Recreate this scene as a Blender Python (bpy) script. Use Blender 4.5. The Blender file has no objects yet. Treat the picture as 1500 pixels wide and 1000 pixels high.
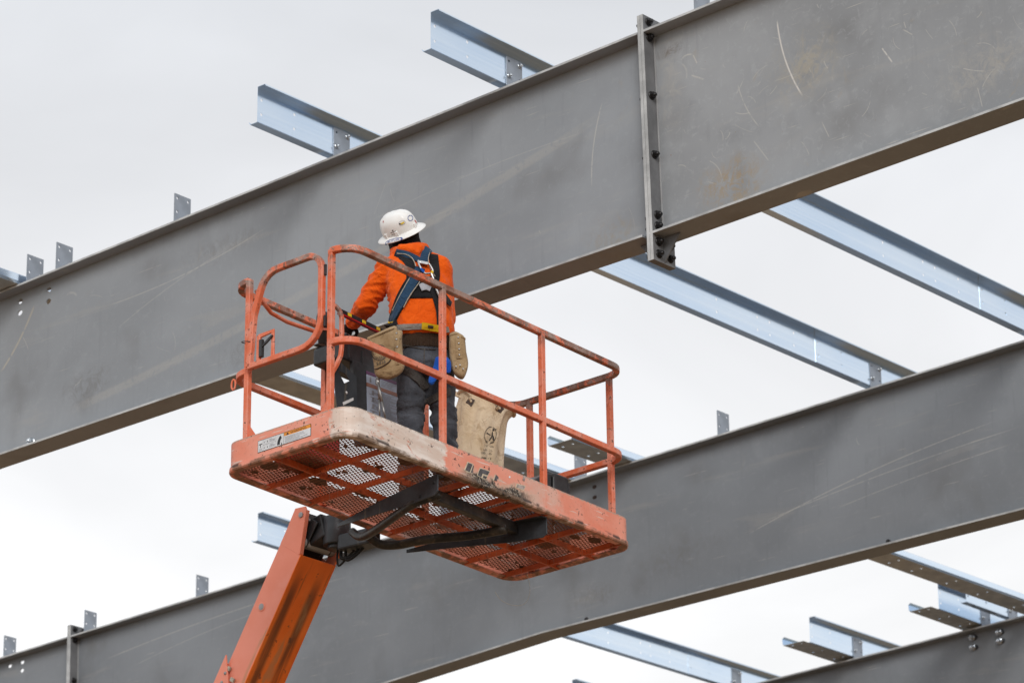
import bpy, bmesh, math, random
import numpy as np
from mathutils import Vector, Matrix, noise
from mathutils.bvhtree import BVHTree
random.seed(7)
scene = bpy.context.scene
COL = scene.collection
R = math.radians

# ------------------------------------------------------------------ camera
FPX, YAW, PIT, ROL = 5037.8, R(-40.87), R(20.77), R(-0.71)
CAM = Vector((17.59, -15.02, 1.70))
_f = Vector((math.sin(YAW)*math.cos(PIT), math.cos(YAW)*math.cos(PIT), math.sin(PIT)))
_r = Vector((math.cos(YAW), -math.sin(YAW), 0))
_u = _r.cross(_f)
CR = math.cos(ROL)*_r + math.sin(ROL)*_u
CU = -math.sin(ROL)*_r + math.cos(ROL)*_u
CF = _f
cd = bpy.data.cameras.new('camera')
cam = bpy.data.objects.new('camera', cd); COL.objects.link(cam)
cd.sensor_width = 36; cd.lens = FPX/1500*36; cd.clip_end = 3000
m = Matrix((CR, CU, -CF)).transposed().to_4x4(); m.translation = CAM
cam.matrix_world = m
cd.dof.use_dof = True; cd.dof.focus_distance = 19.8; cd.dof.aperture_fstop = 4.5
scene.camera = cam
scene.render.resolution_x, scene.render.resolution_y = 1024, 682

# ------------------------------------------------------------------ sky, sun, exposure
SUN_EL, SUN_ROT = R(48), R(215)
w = bpy.data.worlds.new('World'); scene.world = w; w.use_nodes = True
nt = w.node_tree; nt.nodes.clear()
out = nt.nodes.new('ShaderNodeOutputWorld'); bg = nt.nodes.new('ShaderNodeBackground')
sky = nt.nodes.new('ShaderNodeTexSky'); sky.sky_type = 'NISHITA'; sky.sun_disc = False
sky.sun_elevation = SUN_EL; sky.sun_rotation = SUN_ROT
tc = nt.nodes.new('ShaderNodeTexCoord')
sep = nt.nodes.new('ShaderNodeSeparateXYZ'); nt.links.new(tc.outputs['Generated'], sep.inputs[0])
mp = nt.nodes.new('ShaderNodeMapping'); mp.inputs['Scale'].default_value = (1, 1, 2.2)
nt.links.new(tc.outputs['Generated'], mp.inputs[0])
nz = nt.nodes.new('ShaderNodeTexNoise'); nz.inputs['Scale'].default_value = 5.2; nz.inputs['Detail'].default_value = 5
nz.inputs['Roughness'].default_value = .5; nz.inputs['Distortion'].default_value = .5
nt.links.new(mp.outputs[0], nz.inputs['Vector'])
# elevation ramp: bright haze low, soft grey cloud base above
er = nt.nodes.new('ShaderNodeValToRGB')
e = er.color_ramp.elements
e[0].position = 0.0; e[0].color = (1.06, 1.06, 1.06, 1)
e[1].position = 1.0; e[1].color = (.74, .77, .81, 1)
for p_, c_ in ((.25, (1.05, 1.05, 1.05)), (.36, (.86, .866, .885)), (.46, (.735, .755, .79)), (.7, (.74, .765, .80))):
    k = e.new(p_); k.color = (*c_, 1)
nt.links.new(sep.outputs['Z'], er.inputs[0])
cr_ = nt.nodes.new('ShaderNodeMapRange'); cr_.inputs['From Min'].default_value = .3; cr_.inputs['From Max'].default_value = .7
cr_.inputs['To Min'].default_value = .92; cr_.inputs['To Max'].default_value = 1.14
nt.links.new(nz.outputs['Fac'], cr_.inputs['Value'])
mul = nt.nodes.new('ShaderNodeVectorMath'); mul.operation = 'SCALE'
nt.links.new(er.outputs[0], mul.inputs[0]); nt.links.new(cr_.outputs[0], mul.inputs['Scale'])
sk = nt.nodes.new('ShaderNodeVectorMath'); sk.operation = 'SCALE'; sk.inputs['Scale'].default_value = .08
nt.links.new(sky.outputs[0], sk.inputs[0])
mx = nt.nodes.new('ShaderNodeMix'); mx.data_type = 'RGBA'; mx.inputs[0].default_value = .95
nt.links.new(sk.outputs[0], mx.inputs[6]); nt.links.new(mul.outputs[0], mx.inputs[7])
nt.links.new(mx.outputs[2], bg.inputs[0]); bg.inputs[1].default_value = 1.0
nt.links.new(bg.outputs[0], out.inputs[0])
sd = bpy.data.lights.new('sun', 'SUN'); sd.energy = 1.5; sd.angle = R(24); sd.color = (1, .97, .93)
so = bpy.data.objects.new('sun', sd); COL.objects.link(so)
# towards the sun: from behind the camera, to its left
sdir = Vector((math.cos(SUN_EL)*math.sin(SUN_ROT), math.cos(SUN_EL)*math.cos(SUN_ROT), math.sin(SUN_EL)))
sdir = Vector((.68, -.66, .54)).normalized()
sky.sun_elevation = math.asin(sdir.z); sky.sun_rotation = math.atan2(sdir.x, sdir.y)
so.rotation_euler = (-sdir).to_track_quat('-Z', 'Y').to_euler(); so.location = (0, 0, 40)
vs = scene.view_settings
vs.view_transform = 'Standard'; vs.look = 'None'; vs.exposure = 0.0; vs.gamma = 1; vs.use_curve_mapping = False

# ------------------------------------------------------------------ pixel helpers (a pixel is a direction; distance comes from the plane it meets)
def ray(px, py): return CR*((px-750)/FPX) + CU*((500-py)/FPX) + CF
def un(px, py, ax, val):
    d = ray(px, py); k = (val-CAM[ax])/d[ax]; return CAM + d*k
# lift platform frame: x along, y across (to the far side), z up
PO = Vector((4.9346, -1.8135, 8.0855))
EX = Vector((-0.01988, 0.9994, -0.0282)); EY = Vector((-0.99955, -0.0205, -0.02211)); EZ = Vector((-0.02267, 0.02775, 0.99936))
def PT(v): return PO + EX*v[0] + EY*v[1] + EZ*v[2]
def loc(px, py, ax, val):
    d = ray(px, py); c0 = CAM-PO
    c = Vector((c0.dot(EX), c0.dot(EY), c0.dot(EZ))); dl = Vector((d.dot(EX), d.dot(EY), d.dot(EZ)))
    return c + dl*((val-c[ax])/dl[ax])
def zz(x0, y0, s): return lambda a, b: (x0+a/s, y0+b/s)

# ------------------------------------------------------------------ materials
class NB:
    def __init__(s, name):
        s.m = bpy.data.materials.new(name); s.m.use_nodes = True; s.t = s.m.node_tree; s.t.nodes.clear()
        s.o = s.n('OutputMaterial'); s.b = s.n('BsdfPrincipled'); s.l(s.b.outputs[0], s.o.inputs[0])
        s.tc = s.n('TexCoord'); s.co = s.tc.outputs['Object']
    def n(s, k): return s.t.nodes.new('ShaderNode'+k)
    def l(s, a, b): s.t.links.new(a, b)
    def attr(s, nm):
        a = s.n('Attribute'); a.attribute_name = nm; return a.outputs['Vector']
    def map(s, v=None, sc=(1, 1, 1), rot=(0, 0, 0), loc=(0, 0, 0)):
        k = s.n('Mapping'); k.inputs['Scale'].default_value = sc; k.inputs['Rotation'].default_value = rot; k.inputs['Location'].default_value = loc
        s.l(v or s.co, k.inputs[0]); return k.outputs[0]
    def noise(s, scale, detail=4, rough=.55, v=None, dist=0):
        k = s.n('TexNoise'); k.inputs['Scale'].default_value = scale; k.inputs['Detail'].default_value = detail
        k.inputs['Roughness'].default_value = rough; k.inputs['Distortion'].default_value = dist
        s.l(v or s.co, k.inputs['Vector']); return k.outputs['Fac']
    def ss(s, v, a, b, lo=0, hi=1):
        k = s.n('MapRange'); k.interpolation_type = 'SMOOTHSTEP'
        k.inputs['From Min'].default_value = a; k.inputs['From Max'].default_value = b
        k.inputs['To Min'].default_value = lo; k.inputs['To Max'].default_value = hi
        s.l(v, k.inputs['Value']); return k.outputs[0]
    def math(s, op, a, b=None, c=None):
        k = s.n('Math'); k.operation = op
        for i, q in enumerate((a, b, c)):
            if q is None: continue
            if isinstance(q, (int, float)): k.inputs[i].default_value = q
            else: s.l(q, k.inputs[i])
        return k.outputs[0]
    def mix(s, fac, a, b):
        k = s.n('Mix'); k.data_type = 'RGBA'
        for i, q in ((0, fac), (6, a), (7, b)):
            if isinstance(q, (int, float)): k.inputs[i].default_value = q
            elif isinstance(q, tuple): k.inputs[i].default_value = (*q, 1)
            else: s.l(q, k.inputs[i])
        return k.outputs[2]
    def xyz(s, v=None):
        k = s.n('SeparateXYZ'); s.l(v or s.co, k.inputs[0]); return k.outputs
    def bump(s, h, strength=.2, dist=.01):
        k = s.n('Bump'); k.inputs['Strength'].default_value = strength; k.inputs['Distance'].default_value = dist
        s.l(h, k.inputs['Height']); s.l(k.outputs[0], s.b.inputs['Normal'])
    def fin(s, col, rough=.6, metal=0, spec=.4):
        for nm, q in (('Base Color', col), ('Roughness', rough), ('Metallic', metal), ('Specular IOR Level', spec)):
            i = s.b.inputs[nm]
            if isinstance(q, (int, float)): i.default_value = q
            elif isinstance(q, tuple): i.default_value = (*q, 1)
            else: s.l(q, i)
        return s.m

def seg_mask(B, u, v, p0, p1, wd, bow=0.0, brk=None):
    """thin scratch from p0 to p1 in the (u,v) plane"""
    dx, dy = p1[0]-p0[0], p1[1]-p0[1]; L = math.hypot(dx, dy); tx, ty = dx/L, dy/L
    uu = B.math('SUBTRACT', u, p0[0]); vv = B.math('SUBTRACT', v, p0[1])
    a = B.math('ADD', B.math('MULTIPLY', uu, tx), B.math('MULTIPLY', vv, ty))
    d = B.math('ADD', B.math('MULTIPLY', uu, -ty), B.math('MULTIPLY', vv, tx))
    tt = B.math('DIVIDE', a, L)
    if bow:
        q = B.math('MULTIPLY', B.math('MULTIPLY', tt, B.math('SUBTRACT', 1.0, tt)), 4*bow)
        d = B.math('SUBTRACT', d, q)
    k = B.ss(B.math('ABSOLUTE', d), wd*.4, wd, 1, 0)
    e = B.math('MULTIPLY', B.ss(tt, 0, .08), B.ss(tt, .85, 1, 1, 0))
    k = B.math('MULTIPLY', k, e)
    if brk is not None: k = B.math('MULTIPLY', k, brk)
    return k

def blob_mask(B, u, v, c, ru, rv, n):
    a = B.math('DIVIDE', B.math('SUBTRACT', u, c[0]), ru); b = B.math('DIVIDE', B.math('SUBTRACT', v, c[1]), rv)
    r = B.math('SQRT', B.math('ADD', B.math('MULTIPLY', a, a), B.math('MULTIPLY', b, b)))
    r = B.math('ADD', r, B.math('MULTIPLY', B.math('SUBTRACT', n, .5), 1.6))
    return B.ss(r, .15, 1.35, 1, 0)

def rnd_scr(n, x0, x1, z0, z1, seed, lmax=.22, am=.55):
    rg = random.Random(seed); o = []
    for _ in range(n):
        x, z = rg.uniform(x0, x1), rg.uniform(z0, z1); a = rg.choice((-1.15, -1.25, -1.0, .6, -.5, .9))+rg.uniform(-.2, .2); L = rg.uniform(.03, lmax)*rg.random()+.02
        o.append(((x, z), (x+L*math.cos(a), z+L*math.sin(a)), rg.uniform(.0022, .0045), rg.uniform(-.15, .15)*L, rg.uniform(.3, 1)*am, (.55, .53, .49)))
    return o
def steel(name, base, wear=1.0, scr=(), stains=(), tanz=.5):
    B = NB(name); x, y, z = B.xyz()
    big = B.noise(.55, 3, .5, B.map(sc=(1, 1, 1.6)))
    mid = B.noise(3.2, 6, .62, B.map(sc=(1, 1, 1)))
    fine = B.noise(45, 3, .6)
    c = B.mix(B.ss(big, .3, .72), tuple(k*.86 for k in base), tuple(k*1.12 for k in base))
    c = B.mix(B.math('MULTIPLY', B.ss(mid, .5, .75), .35*wear), c, tuple(k*1.28 for k in base))
    c = B.mix(B.math('MULTIPLY', B.ss(mid, .46, .22), .3*wear), c, tuple(k*.62 for k in base))
    # soft rub marks along the member
    rub = B.noise(2.2, 4, .6, B.map(sc=(.35, 1, 2.6), rot=(0, .30, 0)), .4)
    c = B.mix(B.math('MULTIPLY', B.ss(rub, .58, .72), .22), c, (.40, .385, .355))
    dk = B.noise(1.7, 3, .55, B.map(sc=(.8, 1, .7), loc=(4, 0, 2)))
    c = B.mix(B.math('MULTIPLY', B.ss(dk, .54, .74), .42), c, (.13, .125, .12))
    # runs and streaks down the web, chalky haze
    drip = B.noise(9, 4, .6, B.map(sc=(2.2, 1, .18), loc=(1, 0, 5)))
    c = B.mix(B.math('MULTIPLY', B.ss(drip, .56, .72), .22), c, tuple(k*.70 for k in base))
    hz = B.noise(1.1, 5, .6, B.map(sc=(1.2, 1, .9), loc=(7, 2, 0)), .6)
    c = B.mix(B.math('MULTIPLY', B.ss(hz, .50, .70), .28), c, tuple(k*1.25 for k in base))
    # handling scratches, three directions
    brk = B.ss(B.noise(5, 3), .42, .6)
    tot = None
    for i, (ang, lo) in enumerate(((.5, .71), (-1.15, .715), (1.25, .72))):
        s_ = B.noise(7, 2, .4, B.map(sc=(.35, 1, 11), rot=(0, ang, 0), loc=(i*3.1, 0, i)))
        k = B.math('MULTIPLY', B.ss(s_, lo, lo+.03), brk)
        tot = k if tot is None else B.math('MAXIMUM', tot, k)
    c = B.mix(B.math('MULTIPLY', tot, .45*wear), c, (.5, .48, .44))
    # tan dirt and rust specks
    td = B.noise(4.5, 7, .68, B.map(loc=(9, 1, 3)), 1.0)
    c = B.mix(B.math('MULTIPLY', B.ss(td, .62, .74), tanz*.5), c, (.36, .30, .21))
    mot = B.noise(20, 5, .7, B.map(loc=(1, 2, 8)), .8)
    c = B.mix(B.math('MULTIPLY', B.ss(mot, .54, .66), .16*wear), c, tuple(k*1.45 for k in base))
    sp = B.noise(38, 2, .5, B.map(loc=(2, 7, 1)))
    c = B.mix(B.math('MULTIPLY', B.ss(sp, .77, .80), tanz), c, (.26, .13, .05))
    for (cx, cz, ru, rv, col, am) in stains:
        k = blob_mask(B, x, z, (cx, cz), ru, rv, B.noise(7, 6, .7, B.map(loc=(cx, 0, cz)), .8))
        k = B.math('MULTIPLY', k, B.ss(B.noise(13, 8, .75, B.map(sc=(1, 1, .8), rot=(0, .4, 0), loc=(cz, 0, cx)), 1.2), .40, .62))
        c = B.mix(B.math('MULTIPLY', k, am), c, col)
    for (p0, p1, wd, bow, am, col) in scr:
        k = seg_mask(B, x, z, p0, p1, wd, bow, B.ss(B.noise(30, 2), .25, .5))
        c = B.mix(B.math('MULTIPLY', k, am), c, col)
    B.bump(B.math('ADD', B.math('MULTIPLY', big, 1.5), B.math('MULTIPLY', fine, .03)), .25, .02)
    return B.fin(c, B.ss(mid, .3, .7, .48, .66), 0, .35)

def plain(name, col, rough=.6, metal=0, spec=.4, nscale=20, var=.25, bump=0):
    B = NB(name); n = B.noise(nscale, 5, .6)
    c = B.mix(B.ss(n, .3, .7), tuple(k*(1-var) for k in col), tuple(min(1, k*(1+var)) for k in col))
    if bump: B.bump(n, bump, .004)
    return B.fin(c, rough, metal, spec)

def galv():
    B = NB('galvanised'); n = B.noise(2.5, 3, .5, B.map(sc=(1, .25, 1.6)))
    st = B.noise(26, 3, .5, B.map(sc=(1, .012, 1.6)))
    c = B.mix(B.ss(n, .3, .7), (.58, .71, .87), (.70, .80, .91))
    c = B.mix(B.math('MULTIPLY', B.ss(st, .42, .62), .35), c, (.78, .86, .94))
    return B.fin(c, B.ss(n, .3, .7, .14, .20), .95, .5)

def orange(name, mode='rail', under=False):
    """weathered lift paint; lp = platform coordinates"""
    B = NB(name); v = B.attr('lp'); x, y, z = B.xyz(v)
    n1 = B.noise(2.3, 5, .6, v); n2 = B.noise(9, 6, .65, v); n3 = B.noise(42, 4, .65, v); n4 = B.noise(130, 3, .6, v)
    c = B.mix(B.ss(n1, .3, .7), (.68, .135, .050), (.75, .195, .100))
    c = B.mix(B.math('MULTIPLY', B.ss(n2, .40, .66), .60), c, (.76, .36, .28))
    c = B.mix(B.math('MULTIPLY', B.ss(n3, .58, .66), .6), c, (.36, .075, .03))
    chips = B.math('MULTIPLY', B.ss(n3, .60, .62), B.ss(n2, .50, .58))
    if mode == 'rail':
        # rubbed-off paint on the upper runs of the rails
        wr = B.math('MULTIPLY', B.ss(z, 1.05, 1.17), B.ss(B.noise(7, 7, .75, v, .8), .44, .50))
        c = B.mix(B.math('MULTIPLY', wr, .85), c, B.mix(B.ss(n2, .4, .6), (.15, .085, .06), (.30, .25, .22)))
        lt = B.math('MULTIPLY', B.ss(B.noise(3, 5, .7, B.map(v, loc=(5, 5, 5)), .6), .63, .67), B.ss(n4, .4, .6))
        c = B.mix(B.math('MULTIPLY', lt, .75), c, (.50, .42, .37))
    if mode == 'toe':
        c = B.mix(B.ss(n1, .25, .75, .35, .95), c, (.80, .335, .245))
        # broad faded and bared patch round the near corner, burnt strip further along
        fade = B.math('MULTIPLY', B.ss(x, .98, .62), B.ss(y, .26, .02))
        nf = B.noise(4, 7, .68, v, .5)
        fm = B.ss(B.math('ADD', fade, B.math('MULTIPLY', B.math('SUBTRACT', nf, .5), 1.9)), .46, .64)
        c = B.mix(B.math('MULTIPLY', fm, .9), c, B.mix(B.ss(B.noise(7, 5, .6, B.map(v, sc=(.5, .5, 2))), .4, .62), (.66, .56, .48), (.80, .755, .70)))
        rs = B.math('MULTIPLY', fm, B.ss(B.noise(9, 7, .75, B.map(v, sc=(.6, .6, 1.4), loc=(2, 2, 2)), .8), .56, .63))
        c = B.mix(B.math('MULTIPLY', rs, .75), c, (.60, .20, .11))
        rs2 = B.math('MULTIPLY', fm, B.ss(B.noise(21, 5, .7, B.map(v, loc=(4, 1, 2)), .8), .64, .66))
        c = B.mix(B.math('MULTIPLY', rs2, .8), c, (.16, .085, .045))
        f2 = B.math('MULTIPLY', B.ss(x, 1.35, 1.6), B.ss(x, 2.4, 1.7, 0, 1))
        fm2 = B.ss(B.math('ADD', f2, B.math('MULTIPLY', B.math('SUBTRACT', n2, .5), 1.2)), .65, 1.15)
        c = B.mix(B.math('MULTIPLY', fm2, .75), c, (.66, .46, .38))
        sc = B.noise(10, 2, .4, B.map(v, sc=(.5, .5, 6), rot=(0, .5, 0)))
        c = B.mix(B.math('MULTIPLY', B.ss(sc, .66, .69), .7), c, (.72, .60, .53))
        sp2 = B.math('MULTIPLY', B.ss(B.noise(17, 5, .7, B.map(v, sc=(.8, .8, 1.2), loc=(3, 8, 1)), .5), .665, .68), .85)
        c = B.mix(sp2, c, (.10, .055, .035))
        # soot and burnt paint low on the long side
        bx = B.math('MULTIPLY', B.ss(x, .93, 1.12), B.ss(x, 1.66, 1.48))
        top = B.math('ADD', B.math('MULTIPLY', B.noise(8, 5, .65, v, .6), .20), -.036)
        bz = B.ss(B.math('SUBTRACT', z, top), .014, -.014)
        near = B.ss(y, .05, .01)
        bm = B.math('MULTIPLY', B.math('MULTIPLY', bx, bz), near)
        halo = B.math('MULTIPLY', B.math('MULTIPLY', B.ss(B.math('SUBTRACT', z, top), .05, 0), B.math('MULTIPLY', B.ss(x, .9, 1.05), B.ss(x, 1.75, 1.5))), near)
        c = B.mix(B.math('MULTIPLY', halo, .7), c, (.52, .42, .32))
        burn = B.mix(B.ss(n3, .42, .58), (.018, .014, .012), B.mix(B.ss(n4, .45, .6), (.10, .055, .03), (.45, .40, .33)))
        c = B.mix(bm, c, burn)
        lip = B.math('MULTIPLY', B.ss(z, .034, .02), B.ss(n2, .40, .55))
        c = B.mix(B.math('MULTIPLY', lip, .8), c, (.16, .09, .05))
        # nicks along the bottom edge
        ed = B.math('MULTIPLY', B.math('MULTIPLY', B.ss(z, .05, .03), B.ss(z, .012, .022)), B.ss(B.noise(5.5, 3, .5, v), .56, .6))
        c = B.mix(B.math('MULTIPLY', ed, .9), c, (.05, .03, .022))
        tp = B.math('MULTIPLY', B.ss(z, .172, .178), B.ss(n3, .42, .52))
        c = B.mix(B.math('MULTIPLY', tp, .8), c, (.40, .33, .27))
    if mode == 'under':
        c = B.mix(B.ss(n2, .35, .7), (.52, .090, .020), (.64, .130, .045))
        c = B.mix(B.math('MULTIPLY', B.ss(n1, .5, .66), .45), c, (.12, .05, .028))
        st = B.noise(60, 2, .5, B.map(v, sc=(1, 1, .05)))
        c = B.mix(B.math('MULTIPLY', B.ss(st, .58, .66), .35), c, (.36, .22, .15))
    c = B.mix(B.math('MULTIPLY', chips, .9), c, (.07, .04, .03))
    B.bump(B.math('ADD', n3, B.math('MULTIPLY', chips, -2)), .15, .003)
    return B.fin(c, B.ss(n2, .3, .7, .38, .58), 0, .35)

def boom_paint():
    B = NB('boom_paint'); v = B.attr('lp'); x, y, z = B.xyz(v)   # x down the boom, y across, z through the depth
    n1 = B.noise(2.5, 4, .6, v); n2 = B.noise(8, 5, .6, v); n3 = B.noise(40, 4, .65, v)
    c = B.mix(B.ss(n1, .3, .7), (.78, .235, .145), (.84, .285, .195))
    c = B.mix(B.math('MULTIPLY', B.ss(n2, .5, .7), .4), c, (.84, .33, .25))
    # lower face: deeper orange, brightened to offset its shade, with greasy runs along the boom
    low = B.ss(z, .012, .003)
    c = B.mix(low, c, B.mix(B.ss(n1, .35, .65), (.82, .150, .010), (.88, .190, .022)))
    run = B.noise(9, 4, .6, B.map(v, sc=(.10, 1.5, 1)))
    edge = B.math('MULTIPLY', B.ss(x, .02, .28), low)
    ctr = B.math('MAXIMUM', B.ss(B.math('ABSOLUTE', B.math('SUBTRACT', y, .055)), .05, .012), B.ss(B.math('ABSOLUTE', B.math('SUBTRACT', y, .225)), .05, .012))
    k = B.math('MULTIPLY', B.math('MULTIPLY', edge, ctr), B.ss(run, .30, .52))
    c = B.mix(B.math('MULTIPLY', k, .80), c, (.06, .026, .010))
    k3 = B.math('MULTIPLY', low, B.ss(run, .55, .64))
    c = B.mix(B.math('MULTIPLY', k3, .6), c, (.20, .075, .015))
    k2 = B.math('MULTIPLY', B.ss(z, .06, .015), B.ss(B.noise(5, 4, .6, B.map(v, sc=(.3, 1, 2))), .5, .6))
    k2 = B.math('MULTIPLY', k2, B.ss(x, .1, .4))
    c = B.mix(B.math('MULTIPLY', k2, .6), c, (.40, .22, .10))
    bl = B.math('MULTIPLY', low, B.ss(B.noise(16, 4, .6, v), .62, .68))
    c = B.mix(B.math('MULTIPLY', bl, .6), c, (.05, .03, .02))
    ch = B.ss(n3, .70, .73)
    c = B.mix(B.math('MULTIPLY', ch, .6), c, (.10, .06, .05))
    return B.fin(c, B.ss(n2, .3, .7, .32, .5), 0, .4)

def cloth(name, col, col2, wv=420, dirt=None, rough=.9):
    B = NB(name); n = B.noise(7, 5, .6); wv_ = B.noise(wv, 2, .5); f = B.noise(28, 4, .6); cr = B.noise(11, 3, .5, B.map(sc=(1, 1, .8)), 1.5)
    c = B.mix(B.ss(n, .32, .7), col, col2)
    c = B.mix(B.math('MULTIPLY', B.ss(f, .5, .7), .20), c, tuple(k*.78 for k in col))
    if dirt: c = B.mix(B.math('MULTIPLY', B.ss(B.noise(11, 6, .7, B.map(loc=(3, 3, 3)), .6), .52, .68), .6), c, dirt)
    rid = B.ss(B.math('ABSOLUTE', B.math('SUBTRACT', cr, .5)), 0, .10)
    B.bump(B.math('ADD', B.math('ADD', B.math('MULTIPLY', wv_, .25), f), B.math('MULTIPLY', rid, 1.2)), .45, .005)
    m = B.fin(c, rough, 0, .15)
    B.b.inputs['Sheen Weight'].default_value = .12
    return m

def expanded():
    B = NB('mesh_steel'); n = B.noise(5, 5, .6); n2 = B.noise(26, 3)
    c = B.mix(B.ss(n, .35, .65), (.19, .085, .05), (.36, .13, .065))
    c = B.mix(B.math('MULTIPLY', B.ss(n2, .55, .7), .6), c, (.14, .11, .09))
    return B.fin(c, .6, .1, .3)

MT = {}
W0 = 11.09     # clip-top height at X = 0
lt = (.50, .49, .46)
MT['steel_a'] = steel('primed_steel_left', (.276, .296, .320), .8,
    scr=[((.02, 10.72-10), (-.34, 10.27-10), .012, .03, .55, (.50, .44, .34)), ((.36, .70), (.47, .66), .010, .02, .4, lt),
         ((5.30, .66), (5.20, .10), .006, -.03, .6, lt), ((.35, -.20), (5.5, .62), .045, -.10, .26, (.45, .43, .39)),
         ((.8, .50), (2.4, .66), .006, -.05, .4, lt), ((.9, .30), (2.0, .60), .005, .03, .3, lt), ((3.3, .42), (5.2, .50), .005, .04, .25, lt)]+rnd_scr(16, -.2, 5.5, -.25, .7, 5, .3, .4),
    stains=[(5.35, -.28, .22, .16, (.30, .25, .18), .5), (.6, -.05, .28, .14, (.15, .145, .14), .5), (2.2, -.2, .3, .12, (.16, .155, .15), .4), (1.95, .62, .4, .10, (.18, .175, .17), .4)], tanz=.35)
MT['steel_b'] = steel('primed_steel_right', (.292, .306, .322), 1.6,
    scr=[((6.66, .78), (6.83, .21), .007, -.035, .95, (.62, .60, .57)), ((6.35, .45), (6.5, .12), .005, -.02, .6, lt), ((6.45, .05), (6.56, -.12), .005, .0, .5, lt),
         ((7.40, .35), (7.47, .23), .006, 0, .8, (.6, .58, .55)), ((7.55, .42), (7.62, .36), .005, 0, .6, lt), ((6.95, .02), (7.0, -.10), .005, 0, .5, lt), ((6.0, .62), (6.10, .56), .007, 0, .7, lt),
         ((5.92, .74), (6.02, .75), .007, .02, .8, lt), ((6.02, .75), (6.05, .68), .006, 0, .8, lt), ((5.93, .72), (5.96, .60), .008, .02, .4, lt)]+rnd_scr(46, 5.8, 8.4, -.25, .85, 3),
    stains=[(6.27, -.18, .26, .16, (.34, .25, .14), .75), (6.85, .42, .25, .22, (.40, .36, .28), .6), (5.83, .60, .10, .3, (.42, .40, .37), .45), (8.1, .0, .3, .2, (.42, .40, .36), .5), (5.84, .83, .12, .05, (.12, .08, .05), .6)], tanz=.75)
MT['steel_c'] = steel('primed_steel_second', (.222, .240, .262), .9,
    scr=[((1.7, .02), (4.2, .42), .006, .06, .5, lt), ((1.9, .1), (4.4, .32), .006, .03, .4, lt), ((2.6, .05), (4.3, .20), .005, .02, .4, lt), ((-5.9, .44), (-2.6, .60), .008, .05, .35, lt), ((-5.5, .30), (-3.0, .52), .006, .06, .3, lt)]+rnd_scr(12, -5, 4.4, -.3, .7, 8, .3, .35),
    stains=[(.15, -.15, .3, .12, (.17, .165, .16), .5), (1.0, .0, .5, .16, (.17, .165, .16), .4)], tanz=.25)
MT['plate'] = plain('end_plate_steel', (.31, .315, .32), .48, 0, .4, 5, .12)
MT['plate_shade'] = plain('shaded_end_plate', (.155, .158, .165), .5, 0, .4, 6, .2)  # plate steel darkened: shade of the splice recess put into the colour
MT['edge'] = plain('sky_lit_edge', (.47, .48, .48), .45, .1, .4, 6, .25)  # pale tone paints the sky highlight along flange and plate edges
MT['galv'] = galv()
MT['galv_flat'] = plain('weathered_zinc', (.50, .49, .44), .45, .55, .4, 7, .15)
MT['clip'] = plain('clip_paint', (.27, .30, .345), .42, .25, .5, 8, .12)
MT['zinc_bolt'] = plain('zinc_bolt', (.62, .66, .70), .28, .9, .5, 40, .15)
MT['black_bolt'] = plain('black_oxide', (.022, .021, .022), .38, .4, .5, 60, .3)
MT['rail'] = orange('rail_paint', 'rail'); MT['toe'] = orange('toe_paint', 'toe'); MT['under'] = orange('underframe_paint', 'under')
MT['boom'] = boom_paint(); MT['mesh'] = expanded()
MT['dark'] = plain('dark_steel', (.026, .026, .028), .42, .2, .5, 9, .5, .15)
def slate():
    B = NB('slate_bracket'); v = B.attr('lp'); n = B.noise(6, 4, .6); st = B.noise(26, 3, .55, B.map(v, sc=(1, 1, .08)))
    c = B.mix(B.ss(n, .35, .65), (.034, .038, .044), (.058, .064, .073)); c = B.mix(B.math('MULTIPLY', B.ss(st, .60, .70), .6), c, (.17, .145, .11))
    return B.fin(c, .42, .2, .45)
MT['dark2'] = slate()
def greasy():
    B = NB('greasy_tube'); n = B.noise(6, 5, .65); n2 = B.noise(30, 4)
    c = B.mix(B.ss(n, .4, .65), (.014, .013, .013), (.055, .043, .032)); c = B.mix(B.math('MULTIPLY', B.ss(n2, .55, .7), .5), c, (.14, .10, .065))
    return B.fin(c, .42, .1, .45)
MT['grease'] = greasy()
MT['black'] = plain('black_plastic', (.020, .020, .022), .38, 0, .5, 15, .4, .1)
MT['rubber'] = plain('rubber', (.018, .017, .017), .75, 0, .3, 25, .3, .2)
MT['white'] = plain('white_vinyl', (.78, .78, .78), .45, 0, .4, 15, .06)
MT['decal_white'] = plain('decal_white', (.66, .67, .69), .4, 0, .4, 15, .08)
MT['ink'] = plain('black_ink', (.02, .02, .022), .5, 0, .3, 30, .3)
MT['faint_ink'] = plain('faded_black_ink', (.055, .045, .038), .6, 0, .2, 60, .6)
MT['grey_ink'] = plain('grey_ink', (.30, .30, .33), .5, 0, .3, 30, .2)
MT['decal_orange'] = plain('decal_orange', (.75, .27, .02), .4, 0, .4, 20, .1)
MT['decal_yellow'] = plain('decal_yellow', (.75, .52, .02), .4, 0, .4, 20, .1)
MT['decal_purple'] = plain('decal_purple', (.14, .05, .13), .4, 0, .4, 20, .15)
MT['decal_rust'] = plain('decal_brown', (.34, .15, .10), .4, 0, .4, 20, .15)
MT['decal_blue'] = plain('decal_pale_blue', (.46, .53, .66), .4, 0, .4, 12, .12)
MT['blue_ink'] = plain('blue_ink', (.03, .07, .30), .4, 0, .4, 20, .15)
MT['red_ink'] = plain('red_ink', (.5, .03, .03), .4, 0, .4, 20, .15)
MT['letter'] = plain('worn_letter', (.075, .068, .072), .5, 0, .4, 22, .6)
MT['cream'] = plain('cream_edge', (.62, .52, .38), .5, 0, .4, 25, .25)
MT['fade'] = plain('faded_letter', (.33, .27, .25), .5, 0, .4, 25, .4)
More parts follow.
